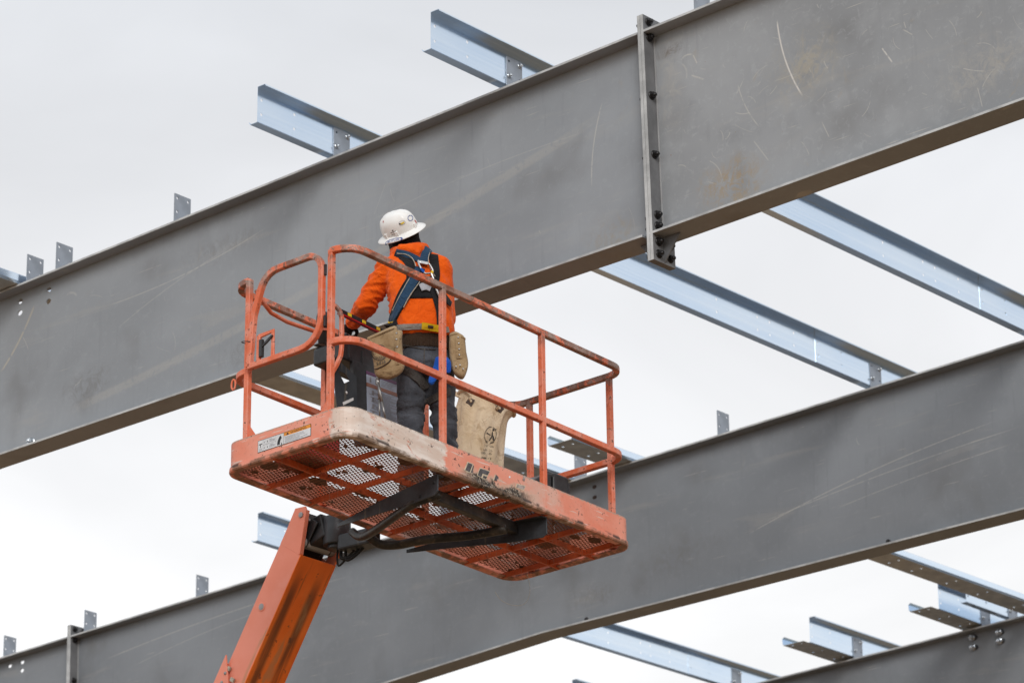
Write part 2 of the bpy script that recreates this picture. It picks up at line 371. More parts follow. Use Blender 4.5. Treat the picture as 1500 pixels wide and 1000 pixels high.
MT['hoodie'] = cloth('orange_fleece', (.78, .098, .003), (.86, .125, .006), 500)
MT['jeans'] = cloth('charcoal_denim', (.042, .046, .057), (.090, .097, .115), 380)
MT['brown_knit'] = cloth('brown_rib', (.045, .026, .016), (.07, .042, .026), 300)
MT['knit'] = cloth('black_knit', (.010, .010, .011), (.018, .018, .019), 300)
MT['glove'] = cloth('black_glove', (.012, .012, .014), (.03, .03, .033), 200)
MT['boot'] = plain('boot_leather', (.06, .035, .02), .6, 0, .4, 20, .4, .2)
MT['skin'] = plain('skin', (.48, .28, .20), .5, 0, .4, 25, .08)
MT['web_blue'] = cloth('blue_webbing', (.012, .040, .085), (.020, .062, .125), 700, rough=.7)
MT['web_black'] = cloth('black_padding', (.010, .010, .012), (.02, .02, .022), 500)
MT['web_grey'] = cloth('grey_webbing', (.24, .22, .20), (.33, .30, .27), 700)
MT['web_leg'] = cloth('leg_webbing', (.06, .055, .052), (.10, .092, .086), 500)
MT['piping'] = plain('cream_piping', (.45, .41, .34), .7, 0, .2, 60, .2)
MT['yellow'] = cloth('yellow_webbing', (.68, .42, .01), (.75, .50, .03), 500)
MT['rag'] = cloth('blue_rag', (.01, .08, .42), (.02, .13, .58), 300)
MT['canvas'] = cloth('tan_canvas', (.60, .455, .295), (.76, .62, .45), 350, dirt=(.32, .20, .10))
MT['pouch'] = cloth('pouch_canvas', (.30, .20, .105), (.46, .335, .195), 350, dirt=(.10, .062, .03))
MT['leather'] = plain('dark_leather', (.045, .022, .014), .55, 0, .4, 40, .3, .2)
MT['helmet'] = plain('hat_shell', (.85, .845, .83), .30, 0, .5, 9, .03)
MT['chrome'] = plain('bright_steel', (.50, .50, .50), .36, 1, .5, 40, .2)
MT['worn_steel'] = plain('worn_steel', (.30, .29, .28), .42, .8, .5, 40, .3)
MT['red'] = plain('red_plastic', (.50, .008, .015), .35, 0, .5, 12, .12)
def ground_mat():
    B = NB('graded_earth'); n = B.noise(.15, 6, .6); n2 = B.noise(3, 6, .65)
    c = B.mix(B.ss(n, .35, .65), (.225, .150, .088), (.30, .205, .125)); c = B.mix(B.math('MULTIPLY', B.ss(n2, .5, .7), .5), c, (.34, .25, .165))
    B.bump(n2, .6, .1); return B.fin(c, .95, 0, .1)
MT['ground'] = ground_mat()
MT['mud'] = plain('mud_and_infill', (.085, .050, .034), .9, 0, .2, 30, .5, .4)
def rust_metal():
    return plain('column_primer', (.30, .30, .30), .55, 0, .4, 3, .15)
MT['column'] = rust_metal()

# ------------------------------------------------------------------ mesh builder
def wl(o):
    v = Vector((0, 0, 0))
    while o is not None: v += o.location; o = o.parent
    return v
def tag(o, label=None, cat=None, group=None, kind=None):
    if label: o['label'] = label
    if cat: o['category'] = cat
    if group: o['group'] = group
    if kind: o['kind'] = kind
    return o
def empty(name, loc, label=None, cat=None, group=None):
    o = bpy.data.objects.new(name, None); COL.objects.link(o); o.location = loc; o.empty_display_size = .2
    return tag(o, label, cat, group)

class MB:
    def __init__(s): s.v = []; s.f = []; s.mi = []; s.sm = []
    def add(s, vs_, fs, mi=0, sm=False):
        b = len(s.v); s.v += [Vector(q) for q in vs_]
        for q in fs: s.f.append([b+i for i in q]); s.mi.append(mi); s.sm.append(sm)
        return s
    def box(s, x0, x1, y0, y1, z0, z1, mi=0):
        return s.add([(x, y, z) for x in (x0, x1) for y in (y0, y1) for z in (z0, z1)],
                     [(0, 1, 3, 2), (4, 6, 7, 5), (0, 4, 5, 1), (2, 3, 7, 6), (0, 2, 6, 4), (1, 5, 7, 3)], mi)
    def obox(s, c, a, b, d, mi=0):
        c = Vector(c)
        return s.add([c+a*i+b*j+d*k for i in (-1, 1) for j in (-1, 1) for k in (-1, 1)],
                     [(0, 1, 3, 2), (4, 6, 7, 5), (0, 4, 5, 1), (2, 3, 7, 6), (0, 2, 6, 4), (1, 5, 7, 3)], mi)
    def bar(s, p, q, up, w, h, mi=0):
        p, q = Vector(p), Vector(q); t = (q-p); L = t.length; t.normalize(); sd_ = t.cross(Vector(up)).normalized(); u2 = sd_.cross(t)
        return s.obox((p+q)/2, t*L/2, sd_*w/2, u2*h/2, mi)
    def sweep(s, path, sec, up, closed=False, mi=0, sm=False):
        path = [Vector(p) for p in path]; n = len(path); k = len(sec); up = Vector(up); vs_ = []; fs = []
        for i, p in enumerate(path):
            a = path[i-1] if (i > 0 or closed) else p; b = path[(i+1) % n] if (i < n-1 or closed) else p
            t = ((p-a).normalized()+(b-p).normalized()) if (a != p and b != p) else (b-a)
            t.normalize(); sd_ = t.cross(up).normalized(); u2 = sd_.cross(t)
            vs_ += [p+sd_*c[0]+u2*c[1] for c in sec]
        for i in range(n if closed else n-1):
            j = (i+1) % n
            for q in range(k): fs.append((i*k+q, i*k+(q+1) % k, j*k+(q+1) % k, j*k+q))
        if not closed: fs += [tuple(range(k-1, -1, -1)), tuple(range((n-1)*k, n*k))]
        return s.add(vs_, fs, mi, sm)
    def tube(s, path, r, n=10, up=(0, 0, 1), closed=False, mi=0):
        return s.sweep(path, [(r*math.cos(2*math.pi*i/n), r*math.sin(2*math.pi*i/n)) for i in range(n)], up, closed, mi, True)
    def loft(s, rings, mi=0, sm=True, caps=True):
        k = len(rings[0]); vs_ = [p for r in rings for p in r]; fs = []
        for i in range(len(rings)-1):
            for q in range(k): fs.append((i*k+q, i*k+(q+1) % k, (i+1)*k+(q+1) % k, (i+1)*k+q))
        if caps: fs += [tuple(range(k-1, -1, -1)), tuple(range((len(rings)-1)*k, len(rings)*k))]
        return s.add(vs_, fs, mi, sm)
    def cyl(s, p, q, r0, r1=None, n=14, mi=0, sm=True):
        p, q = Vector(p), Vector(q); t = (q-p).normalized(); a = t.orthogonal().normalized(); b = t.cross(a); r1 = r0 if r1 is None else r1
        rg = lambda c, r: [c+a*(r*math.cos(2*math.pi*i/n))+b*(r*math.sin(2*math.pi*i/n)) for i in range(n)]
        return s.loft([rg(p, r0), rg(q, r1)], mi, sm)
    def ell(s, c, ax, ay, az, n=16, k=10, mi=0):
        c = Vector(c); rings = []
        for j in range(1, k):
            th = math.pi*j/k; rings.append([c+az*(-math.cos(th))+ax*(math.sin(th)*math.cos(2*math.pi*i/n))+ay*(math.sin(th)*math.sin(2*math.pi*i/n)) for i in range(n)])
        return s.loft(rings, mi)
    def ball(s, c, r, n=14): return s.ell(c, Vector((r, 0, 0)), Vector((0, r, 0)), Vector((0, 0, r)), n, 9)
    def limb(s, pts, rad):
        for i, p in enumerate(pts):
            s.ball(p, rad[i])
            if i: s.cyl(pts[i-1], p, rad[i-1], rad[i], 16)
        return s
    def prism(s, pts, dvec, mi=0):
        """polygon swept by dvec"""
        n = len(pts); pts = [Vector(p) for p in pts]; d = Vector(dvec)
        return s.add(pts+[p+d for p in pts], [tuple(range(n-1, -1, -1)), tuple(range(n, 2*n))]+[(i, (i+1) % n, n+(i+1) % n, n+i) for i in range(n)], mi)
    def plate(s, us, vs_, holes, mp, t, mi=0):
        """grid plate with round holes; holes {(i,j):(ru,rv)}; mp(u,v,w)->point, thickness t in w"""
        P = []; idx = {}; F = []
        for i, u in enumerate(us):
            for j, v in enumerate(vs_): idx[i, j] = len(P); P.append((u, v))
        for i in range(len(us)-1):
            for j in range(len(vs_)-1):
                c = [idx[i, j], idx[i+1, j], idx[i+1, j+1], idx[i, j+1]]
                if (i, j) not in holes: F.append(c); continue
                ru, rv = holes[i, j]; cu, cv = (us[i]+us[i+1])/2, (vs_[j]+vs_[j+1])/2
                b = len(P); N_ = 12
                for q in range(N_):
                    a = 2*math.pi*(q/N_)-math.pi*.75
                    P.append((cu+ru*math.cos(a), cv+rv*math.sin(a)))
                for q in range(4):
                    k0 = q*3
                    # corner q sees the arc centred on its own diagonal
                    for d in (-1, 0):
                        F.append([c[q], b+(k0+d+1) % N_, b+(k0+d) % N_])
                    F.append([c[q], c[(q+1) % 4], b+(k0+2) % N_, b+(k0+1) % N_])
        n = len(P); ed = {}
        for fc in F:
            for a, b in zip(fc, fc[1:]+fc[:1]): ed[a, b] = 1
        V = [mp(u, v, -t/2) for u, v in P]+[mp(u, v, t/2) for u, v in P]
        FF = [fc[::-1] for fc in F]+[[q+n for q in fc] for fc in F]
        FF += [[a, b, b+n, a+n] for (a, b) in ed if (b, a) not in ed]
        return s.add(V, FF, mi)
    def mesh(s, name, mats, off=Vector((0, 0, 0)), T=None):
        me = bpy.data.meshes.new(name)
        wv = [(T(q) if T else q)-off for q in s.v]
        me.from_pydata([tuple(q) for q in wv], [], s.f)
        for m_ in (mats if isinstance(mats, (list, tuple)) else [mats]): me.materials.append(MT[m_] if isinstance(m_, str) else m_)
        me.polygons.foreach_set('material_index', s.mi); me.polygons.foreach_set('use_smooth', s.sm)
        at = me.attributes.new('lp', 'FLOAT_VECTOR', 'POINT'); at.data.foreach_set('vector', [c for q in s.v for c in q])
        bm = bmesh.new(); bm.from_mesh(me); bmesh.ops.recalc_face_normals(bm, faces=bm.faces); bm.to_mesh(me); bm.free()
        me.update(); return me
    def build(s, name, mats, parent=None, T=None, bevel=0, seg=2, loc=None):
        """verts are world positions (after T); the object sits at its parent's origin"""
        off = wl(parent) if parent else (Vector(loc) if loc else Vector((0, 0, 0)))
        o = bpy.data.objects.new(name, s.mesh(name, mats, off, T)); COL.objects.link(o)
        if parent: o.parent = parent
        else: o.location = off
        if bevel:
            b = o.modifiers.new('bevel', 'BEVEL'); b.width = bevel; b.segments = seg; b.limit_method = 'ANGLE'; b.angle_limit = R(40)
        return o
def inst(mesh, name, parent, world, rot=None):
    o = bpy.data.objects.new(name, mesh); COL.objects.link(o); o.parent = parent; o.location = Vector(world)-wl(parent)
    if rot: o.rotation_euler = rot
    return o
def csec(wd, ch=.005, h=None):
    a = wd/2; b = (h or wd)/2
    return [(-a+ch, -b), (a-ch, -b), (a, -b+ch), (a, b-ch), (a-ch, b), (-a+ch, b), (-a, b-ch), (-a, -b+ch)]
def arc2(cx, cy, r, a0, a1, n=7): return [(cx+r*math.cos(R(a0+(a1-a0)*i/n)), cy+r*math.sin(R(a0+(a1-a0)*i/n))) for i in range(n+1)]
def text2d(body, size, shear=0):
    cu = bpy.data.curves.new('t', 'FONT'); cu.body = body; cu.size = size; cu.shear = shear; cu.resolution_u = 3
    o = bpy.data.objects.new('t', cu); COL.objects.link(o)
    dg = bpy.context.evaluated_depsgraph_get(); me = bpy.data.meshes.new_from_object(o.evaluated_get(dg))
    V = [(q.co.x, q.co.y) for q in me.vertices]; F = [list(p.vertices) for p in me.polygons]
    bpy.data.objects.remove(o); bpy.data.curves.remove(cu); bpy.data.meshes.remove(me)
    return V, F
def put_text(mb, body, size, mp, width=None, mi=0, shear=0):
    V, F = text2d(body, size, shear)
    if not V: return
    if width:
        mx_ = max(q[0] for q in V); mn = min(q[0] for q in V); k = width/(mx_-mn); V = [((q[0]-mn)*k, q[1]) for q in V]
    mb.add([mp(*q) for q in V], F, mi)

# ================================================================== the setting: ground
gm = MB(); gm.add([(-400, -400, 0), (400, -400, 0), (400, 400, 0), (-400, 400, 0)], [(0, 1, 2, 3)])
tag(gm.build('ground', 'ground'), kind='structure')

# ================================================================== steel frame
SL = .0208
def roof(x): return W0 + SL*x
BAY = 6.096
BC = [.075, 6.171, 12.275]          # web planes of the three rafters
FW = .21                            # flange width
FT = -.225                          # flange top below clip tops
SPC = 1.524
# bolt meshes -------------------------------------------------------
def bolt_mesh(name, r, mat, studs=True):
    b = MB(); b.cyl((0, 0, 0), (.004, 0, 0), r*1.35, n=16)
    hx = lambda x: [Vector((x, r*math.cos(R(60*i)), r*math.sin(R(60*i)))) for i in range(6)]
    b.loft([hx(.004), hx(.004+r*.95)], sm=False)
    if studs: b.cyl((.004, 0, 0), (.004+r*1.55, 0, 0), r*.55, n=10)
    return b.mesh(name, mat)
BM_BIG = bolt_mesh('bolt', .021, 'black_bolt'); BM_CLIP = bolt_mesh('bolt', .0135, 'zinc_bolt'); BM_SM = bolt_mesh('bolt', .014, 'black_bolt', False)
BM_ZB = bolt_mesh('bolt', .025, 'zinc_bolt')
# purlin clip: plate facing +X with four holes, origin at its near top corner
def clip_mesh():
    b = MB(); r = .0102; us = [0, .013, .037, .115, .139, .152]; h = -FT-.003
    vs_ = [-h, -.144, -.120, -.042, -.018, 0]
    b.plate(us, vs_, {(1, 1): (r, r), (3, 1): (r, r), (1, 3): (r, r), (3, 3): (r, r)}, lambda u, v, w_: Vector((w_, u, v)), .008)
    return b.mesh('purlin_clip', 'clip')
CLIP = clip_mesh()

def interp(kn, x):
    for (x0, d0), (x1, d1) in zip(kn, kn[1:]):
        if x <= x1: return d0+(d1-d0)*(x-x0)/(x1-x0)
    return kn[-1][1]
def rafter(name_label, yc, mats, kn, xs_end, splice, clips, bolted, holes):
    root = empty('steel_rafter', (0, yc, 10.0), name_label, 'beam', 'tapered roof rafters')
    y0, y1 = yc-FW/2, yc+FW/2; tf = .016; xa, xb = xs_end
    segs = [(xa, splice-.024, mats[0]), (splice+.024, xb, mats[1])]
    bot = lambda x: roof(x)+interp(kn, x)
    top = lambda x: roof(x)+FT
    for a, b, mt in segs:
        hs = [h for h in holes if a < h[0] < b]
        us = sorted({a, b} | {k for h in hs for k in (h[0]-.03, h[0]+.03)} | {k for k, _ in kn if a < k < b})
        rows = sorted({-.02} | {k for h in hs for k in (h[1]-.03, h[1]+.03)})
        vs_ = [-9.0]+[FT-tf+.001 if r_ == -.02 else r_ for r_ in rows]
        def mp(u, v, w_, ):
            z = bot(u)+tf-.001 if v == -9.0 else roof(u)+v
            return Vector((u, yc+w_, z))
        hd = {}
        for h in hs:
            i = min(range(len(us)-1), key=lambda k: abs((us[k]+us[k+1])/2-h[0])); 
            j = min(range(1, len(vs_)-1), key=lambda k: abs((vs_[k]+vs_[k+1])/2-h[1])); hd[i, j] = (.027, .020)
        mb = MB(); mb.plate(us, vs_, hd, mp, .010); mb.build('web', mt, root)
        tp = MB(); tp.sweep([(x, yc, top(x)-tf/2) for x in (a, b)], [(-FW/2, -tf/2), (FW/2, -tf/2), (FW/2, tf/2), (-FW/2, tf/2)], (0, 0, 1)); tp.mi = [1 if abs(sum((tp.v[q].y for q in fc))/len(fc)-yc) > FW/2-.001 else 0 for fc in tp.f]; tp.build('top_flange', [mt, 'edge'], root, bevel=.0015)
        bt = MB(); ks = [a]+[k for k, _ in kn if a < k < b]+[b]
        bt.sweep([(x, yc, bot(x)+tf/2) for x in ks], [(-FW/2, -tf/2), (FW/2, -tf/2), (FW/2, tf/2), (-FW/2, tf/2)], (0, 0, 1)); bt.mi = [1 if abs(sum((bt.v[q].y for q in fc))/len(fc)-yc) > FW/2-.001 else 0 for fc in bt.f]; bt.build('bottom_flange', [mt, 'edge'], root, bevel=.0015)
    nrm = Vector((-SL, 0, 1)).normalized(); tx = Vector((1, 0, SL)).normalized()
    P0 = Vector((splice, yc, roof(splice)))
    for sg in (-1, 1):
        c = P0+tx*(sg*.012)+nrm*((-.116-1.757)/2)
        pl = MB(); pl.obox(c, tx*.0115, Vector((0, FW/2+.0005, 0)), nrm*((1.757-.116)/2)); pl.mi = [1 if abs(sum(pl.v[q].y for q in fc)/4-yc) > FW/2-.002 else 0 for fc in pl.f]; pl.build('end_plate', ['plate_shade', 'edge'], root, bevel=.0015)
        g = MB(); zb = interp(kn, splice)
        pts = [P0+tx*(sg*.0238)+nrm*(zb-.001), P0+tx*(sg*.155)+nrm*(zb-.001), P0+tx*(sg*.0238)+nrm*(-1.750)]
        pts = [q-Vector((0, .005, 0)) for q in pts]; g.prism(pts, (0, .010, 0)); g.build('gusset', 'plate_shade', root, bevel=.001)
    for z in (-.156, -.263, -.658, -1.054, -1.453, -1.525, -1.629, -1.708):
        for yy in (yc-.055, yc+.055):
            inst(BM_BIG, 'bolt', root, P0+tx*.0238+nrm*z+Vector((0, yy-yc, 0)))
            inst(BM_BIG, 'bolt', root, P0-tx*.0238+nrm*z+Vector((0, yy-yc, 0)), (0, 0, math.pi))
    # weld fillet where the web meets the end plate
    wd = MB(); wd.bar(P0+tx*.029+nrm*(FT-tf)+Vector((0, -.009, 0)), P0+tx*.029+nrm*(interp(kn, splice)+tf+.01)+Vector((0, -.009, 0)), (0, 1, 0), .011, .010); wd.build('weld_bead', 'plate', root, bevel=.003)
    for x in clips:
        c = inst(CLIP, 'purlin_clip', root, (x, yc-.075, roof(x)))
        if x in bolted:
            for (yy, z) in ((.127, -.03), (.025, -.132)): inst(BM_CLIP, 'bolt', c, (x+.004, yc-.075+yy, roof(x)+z))
    return root, bot, top
KN = [(-15, -2.3), (-2.2, -1.545), (-.38, -1.482), (5.7, -1.588), (12, -1.588)]
ex = .312
r1, bot1, top1 = rafter('nearest deep grey rafter behind the worker, bolted splice with scratched lighter right section', BC[0], ('steel_a', 'steel_b'), KN, (-14, 11.5), 5.69,
    [0, ex, 1.524, 3.048, 4.572, 6.096], {3.048, 4.572}, [(.166, -.305), (.166, -.392), (-.139, -.303), (-.139, -.394)])
KN2 = [(-15, -2.1), (-6.3, -1.70), (-2.2, -1.545), (-.38, -1.482), (5.7, -1.575), (12, -1.588)]
r2, bot2, top2 = rafter('second grey rafter passing below and behind the lift platform, loose channels on it', BC[1], ('steel_c', 'steel_c'), KN2, (-14, 11.5), -6.28,
    [SPC*i for i in range(-4, 4)]+[-7.25], {3.048, 4.572}, [(-7.05, -.294), (-7.05, -.382), (-7.23, -.302)])
KN3 = [(-15, -2.1), (-2.2, -1.545), (-.38, -1.482), (5.7, -1.575), (12, -1.588)]
r3, bot3, top3 = rafter('farthest grey rafter with zinc bolts and slotted washers through its web', BC[2], ('steel_c', 'steel_c'), KN3, (-14, 11.5), -8.5,
    [SPC*i for i in range(-3, 4)]+[ex], {-3.048, -1.524, 0, ex}, [])
for z in (-.302, -.394):
    q = MB(); q.ell((.152, BC[1]-.005, roof(.15)+z), Vector((.024, 0, 0)), Vector((0, .004, 0)), Vector((0, 0, .018)), 14, 6); q.build('plugged_hole', 'leather', r2)
for x in (.04, 3.094):
    inst(BM_SM, 'bolt', r2, (x, BC[1]-.005, roof(x)-1.45+(.018 if x < 1 else -.027)), (0, 0, -math.pi/2))
inst(BM_ZB, 'bolt', r1, (.045, BC[0]-.005, roof(0)-1.42), (0, 0, -math.pi/2))
for x, z in ((-.157, -.288), (-.157, -.386), (.151, -.302), (.151, -.389)):
    s_ = MB(); n_ = 14
    ring = lambda k, yy: [Vector((x+(.040*k*math.cos(2*math.pi*i/n_))+(.018 if math.cos(2*math.pi*i/n_) > 0 else -.005), yy, roof(x)+z+.028*k*math.sin(2*math.pi*i/n_))) for i in range(n_)]
    s_.loft([ring(1, BC[2]-.005), ring(.9, BC[2]-.017), ring(.5, BC[2]-.022)], sm=False); wsh = s_.build('slotted_washer', 'dark2', r3)
    inst(BM_ZB, 'bolt', wsh, (x, BC[2]-.022, roof(x)+z), (0, R(12), -math.pi/2))
# columns carrying the rafters, out of the picture
for i, (yc, bf) in enumerate(((BC[0], bot1), (BC[1], bot2), (BC[2], bot3))):
    for x, lab in ((-12.5, 'west'), (10.8, 'east')):
        rt = empty('steel_column', (x, yc, 0), '%s grey I-section column under the %s end of the %s rafter' % (('deep', 'plain', 'plain')[i], ('low', 'high')[lab == 'east'], ('nearest', 'second', 'farthest')[i]), 'column', 'rafter columns')
        h = bf(x)-.03
        for sg in (-1, 1):
            k = MB(); k.box(x+sg*.2-.008, x+sg*.2+.008, yc-.1, yc+.1, .02, h); k.build('flange', 'column', rt)
        k = MB(); k.box(x-.19, x+.19, yc-.005, yc+.005, .02, h); k.build('web', 'column', rt)
        k = MB(); k.box(x-.3, x+.3, yc-.18, yc+.18, 0, .02); k.build('base_plate', 'column', rt)
        k = MB(); k.box(x-.26, x+.26, yc-.11, yc+.11, h, bf(x)+.002); k.build('cap_plate', 'column', rt)

# ------------------------------------------------------------------ Z purlins: web on the far side of the clip, top flange towards +X, bottom flange towards -X
def purlin(label, xc, ya, yb, shift=0.0, grp='galvanised Z purlins', clipped=()):
    xw = xc-.0065+shift; zt, zb = roof(xc)+.055-abs(shift)*.4, roof(xc)-.193+abs(shift)*.2
    root = empty('z_purlin', (xw, (ya+yb)/2, zb), label, 'purlin', grp)
    hp = [ya+.035, ya+.34]+[q for q in (ya+4.845, ya+5.35, ya+5.505, ya+5.81, ya+6.115) if q < yb-.02]
    us = sorted({ya, yb} | {k for h in hp for k in (h-.013, h+.013)})
    zz_ = [zb, roof(xc)-.145, roof(xc)-.119, roof(xc)-.043, roof(xc)-.017, zt]
    hd = {}
    for i in range(len(us)-1):
        if any(abs((us[i]+us[i+1])/2-h) < .001 for h in hp):
            hd[i, 1] = (.0108, .0108); hd[i, 3] = (.0108, .0108)
    b = MB(); b.plate(us, zz_, hd, lambda u, v, w_: Vector((xw+w_, u, v)), .0026); b.build('web', 'galv', root)
    fl = .064; lp = .019
    b = MB()
    sec = [(0, zt), (fl, zt), (fl+lp*.55, zt-lp*.84)]; t = .0026
    pr = [Vector((xw+.0013+q[0], 0, q[1])) for q in sec]
    def strip(b, prof, dz):
        n = len(prof); V = []
        for yy in (ya, yb):
            V += [p+Vector((0, yy, 0)) for p in prof]+[p+Vector((0, yy, 0))+dz[i] for i, p in enumerate(prof)]
        F = []
        for i in range(n-1): F += [(i, i+1, 2*n+i+1, 2*n+i), (n+i, 3*n+i, 3*n+i+1, n+i+1), (i, n+i, n+i+1, i+1), (2*n+i, 2*n+i+1, 3*n+i+1, 3*n+i)]
        F += [(0, 2*n, 3*n, n), (n-1, 2*n-1, 4*n-1, 3*n-1)]
        b.add(V, F)
    strip(b, pr, [Vector((0, 0, t)), Vector((t*.3, 0, t)), Vector((t*.9, 0, t*.3))]); b.build('top_flange', 'galv', root)
    b = MB(); pr = [Vector((xw-.0013-q[0], 0, q[1])) for q in ((0, zb), (fl, zb), (fl+lp*.55, zb+lp*.84))]
    strip(b, pr, [Vector((0, 0, -t)), Vector((-t*.3, 0, -t)), Vector((-t*.9, 0, -t*.3))]); b.build('bottom_flange', 'galv', root)
    return root
NE = -.705
purlin('galvanised Z purlin reaching past the nearest rafter, first one from the splice plate', 4.572, NE, NE+7.66)
purlin('galvanised Z purlin reaching past the nearest rafter, second one from the splice plate', 3.048, NE, NE+7.66)
purlin('purlin lapped past the second rafter, continuing the first purlin from the splice plate', 4.572, NE+6.085, NE+6.085+7.66, .003)
purlin('purlin lapped past the second rafter, continuing the second purlin from the splice plate', 3.048, NE+6.085, NE+6.085+7.66, .003)
purlin('blue-grey Z purlin whose cut end shows beside the orange boom tip', -3.048, NE+6.085, NE+6.085+7.66)
purlin('Z purlin lapped over the farthest rafter at the end of the boom-side purlin', -3.048, NE+12.19, NE+12.19+7.66, .003)
purlin('short-showing Z purlin standing over the farthest rafter beside a flat channel', -1.524, NE+12.19, NE+12.19+7.66)
purlin('Z purlin under the loose flat channel where it meets the farthest rafter', 0, NE+12.19, NE+12.19+7.66)
purlin('second Z purlin close beside another, both under the loose channel at the farthest rafter', ex, NE+12.19, NE+12.19+7.66)
purlin('Z purlin of which only a dark top tip shows beyond the second rafter', -4.572, NE+12.19, NE+12.19+7.66)

# loose channels lying web-down
def channel(label, pa, pb, wd=.245, fh=.075, near=True, holes_at=()):
    """pa, pb: near (+X) bottom edge points at the two ends; web runs towards -X"""
    pa, pb = Vector(pa), Vector(pb); d = (pb-pa).normalized(); sx = Vector((-1, 0, 0)); sx = (sx-d*sx.dot(d)).normalized(); up = sx.cross(d); up = up if up.z > 0 else -up
    L = (pb-pa).length
    root = empty('loose_channel', (pa+pb)/2, label, 'channel', 'channels laid flat on the rafters')
    us = sorted({0, L} | {k for h in holes_at for k in (h-.014, h+.014)}); vs_ = [0, .055, .083, wd-.083, wd-.055, wd]
    hd = {}
    for i in range(len(us)-1):
        if any(abs((us[i]+us[i+1])/2-h) < .001 for h in holes_at): hd[i, 1] = (.012, .012); hd[i, 3] = (.012, .012)
    b = MB(); b.plate(us, vs_, hd, lambda u, v, w_: pa+d*u+sx*v+up*w_, .003); b.build('web', 'galv_flat', root)
    for v, s in ((0, 1), (wd, -1))[0 if near else 1:]:
        prof = [(v-s*.002, 0), (v-s*.010, fh*.25), (v-s*.012, fh*.9), (v+s*.012, fh*1.12)]
        b = MB(); V = []
        for u in (0, L):
            V += [pa+d*u+sx*q[0]+up*q[1] for q in prof]+[pa+d*u+sx*(q[0]+s*.003)+up*(q[1]-.0005) for q in prof]
        n = 4; F = []
        for i in range(n-1): F += [(i, i+1, 2*n+i+1, 2*n+i), (n+i, 3*n+i, 3*n+i+1, n+i+1), (i, n+i, n+i+1, i+1), (2*n+i, 2*n+i+1, 3*n+i+1, 3*n+i)]
        F += [(0, 2*n, 3*n, n), (n-1, 2*n-1, 4*n-1, 3*n-1)]
        b.add(V, F); b.build('flange', 'galv', root)
    return root
channel('tan loose channel laid flat between nearest and second rafter, seen through the platform gate', (-.062, -.65, 10.868), (-.012, 6.24, 10.868), holes_at=(.1, .4, 5.2, 6.3))
channel('loose channel laid flat from second to farthest rafter, cut end beyond the platform rail', (.63, 5.30, 10.8815), (.762, 13.2, 10.884), holes_at=(.1, .42, 4.6, 4.95, 5.5, 6.0, 6.6))
channel('flat channel with bolt holes lying beside the upright purlin at the farthest rafter', (-1.55, 11.40, 10.862), (-1.55, 19, 10.87), near=False, holes_at=(.06, .4, .75))
channel('flat channel with bolt holes lying under the second loose channel at the farthest rafter', (-.015, 11.36, 10.892), (-.015, 19, 10.90), near=False, holes_at=(.06, .4, .75))

# ================================================================== boom lift
BD = Vector((-.545, 0, -.839)).normalized(); BU = Vector((BD.z, 0, -BD.x)); BU = BU if BU.z > 0 else -BU   # down the boom / towards its upper face
BO = Vector((3.466, -.69, 7.94)); BWD, BHT = .31, .21
LIFT_BASE = Vector((-1.62, -.535, 0))
lift = empty('boom_lift', LIFT_BASE, 'weathered orange boom lift with a mesh-floored platform raised between the rafters', 'boom lift')
LX, LY, HT, HM = 2.6, .98, 1.18, .605
def ring_path(z, r=.13, ins=.018, gap=True, n=7):
    a, b, c, d = ins, LX-ins, ins, LY-ins
    p = [(a, .157)]+arc2(a+r, c+r, r, 180, 270, n)+arc2(b-r, c+r, r, 270, 360, n)+arc2(b-r, d-r, r, 0, 90, n)+arc2(a+r, d-r, r, 90, 180, n)+[(a, .815)]
    return [(x, y, z) for x, y in p]
def full_ring(z, r=.11, ins=0.0, n=8):
    a, b, c, d = ins, LX-ins, ins, LY-ins
    p = arc2(a+r, c+r, r, 180, 270, n)+arc2(b-r, c+r, r, 270, 360, n)+arc2(b-r, d-r, r, 0, 90, n)+arc2(a+r, d-r, r, 90, 180, n)
    return [(x, y, z) for x, y in p]
def dense(path, step=.06):
    o = []
    for p, q in zip(path, path[1:]):
        p, q = Vector(p), Vector(q); k = max(1, int((q-p).length/step)); o += [p.lerp(q, i/k) for i in range(k)]
    return o+[Vector(path[-1])]
SEC = csec(.038, .0035)
b = MB(); b.sweep(dense(ring_path(HT), .2), SEC, (0, 0, 1)); b.build('top_rail', 'rail', lift, PT)
b = MB(); b.sweep(dense(ring_path(HM), .2), SEC, (0, 0, 1)); b.build('mid_rail', 'rail', lift, PT)
posts = [(.018, .157, HT+.017, 0), (.018, .815, HT+.02, 0), (LX-.018, .147, HT, 0), (LX-.018, .80, HT, 0), (.83, .016, HT, 0), (1.752, .016, HT, 0), (.83, LY-.018, HT, 0), (1.752, LY-.018, HT, 0)]
for (x, y, h, _) in posts:
    b = MB(); b.sweep([(x, y, .03), (x, y, h-.012)], csec(.035, .003), (0, 1, 0)); b.build('post', 'rail', lift, PT)
for y, s in ((.157, 1), (.815, -1)):      # gussets at the feet of the gate posts
    b = MB(); b.prism([(.014, y+s*.016, .175), (.014, y+s*.085, .175), (.014, y+s*.016, .27)], (.006, 0, 0)); b.build('gusset', 'rail', lift, PT)
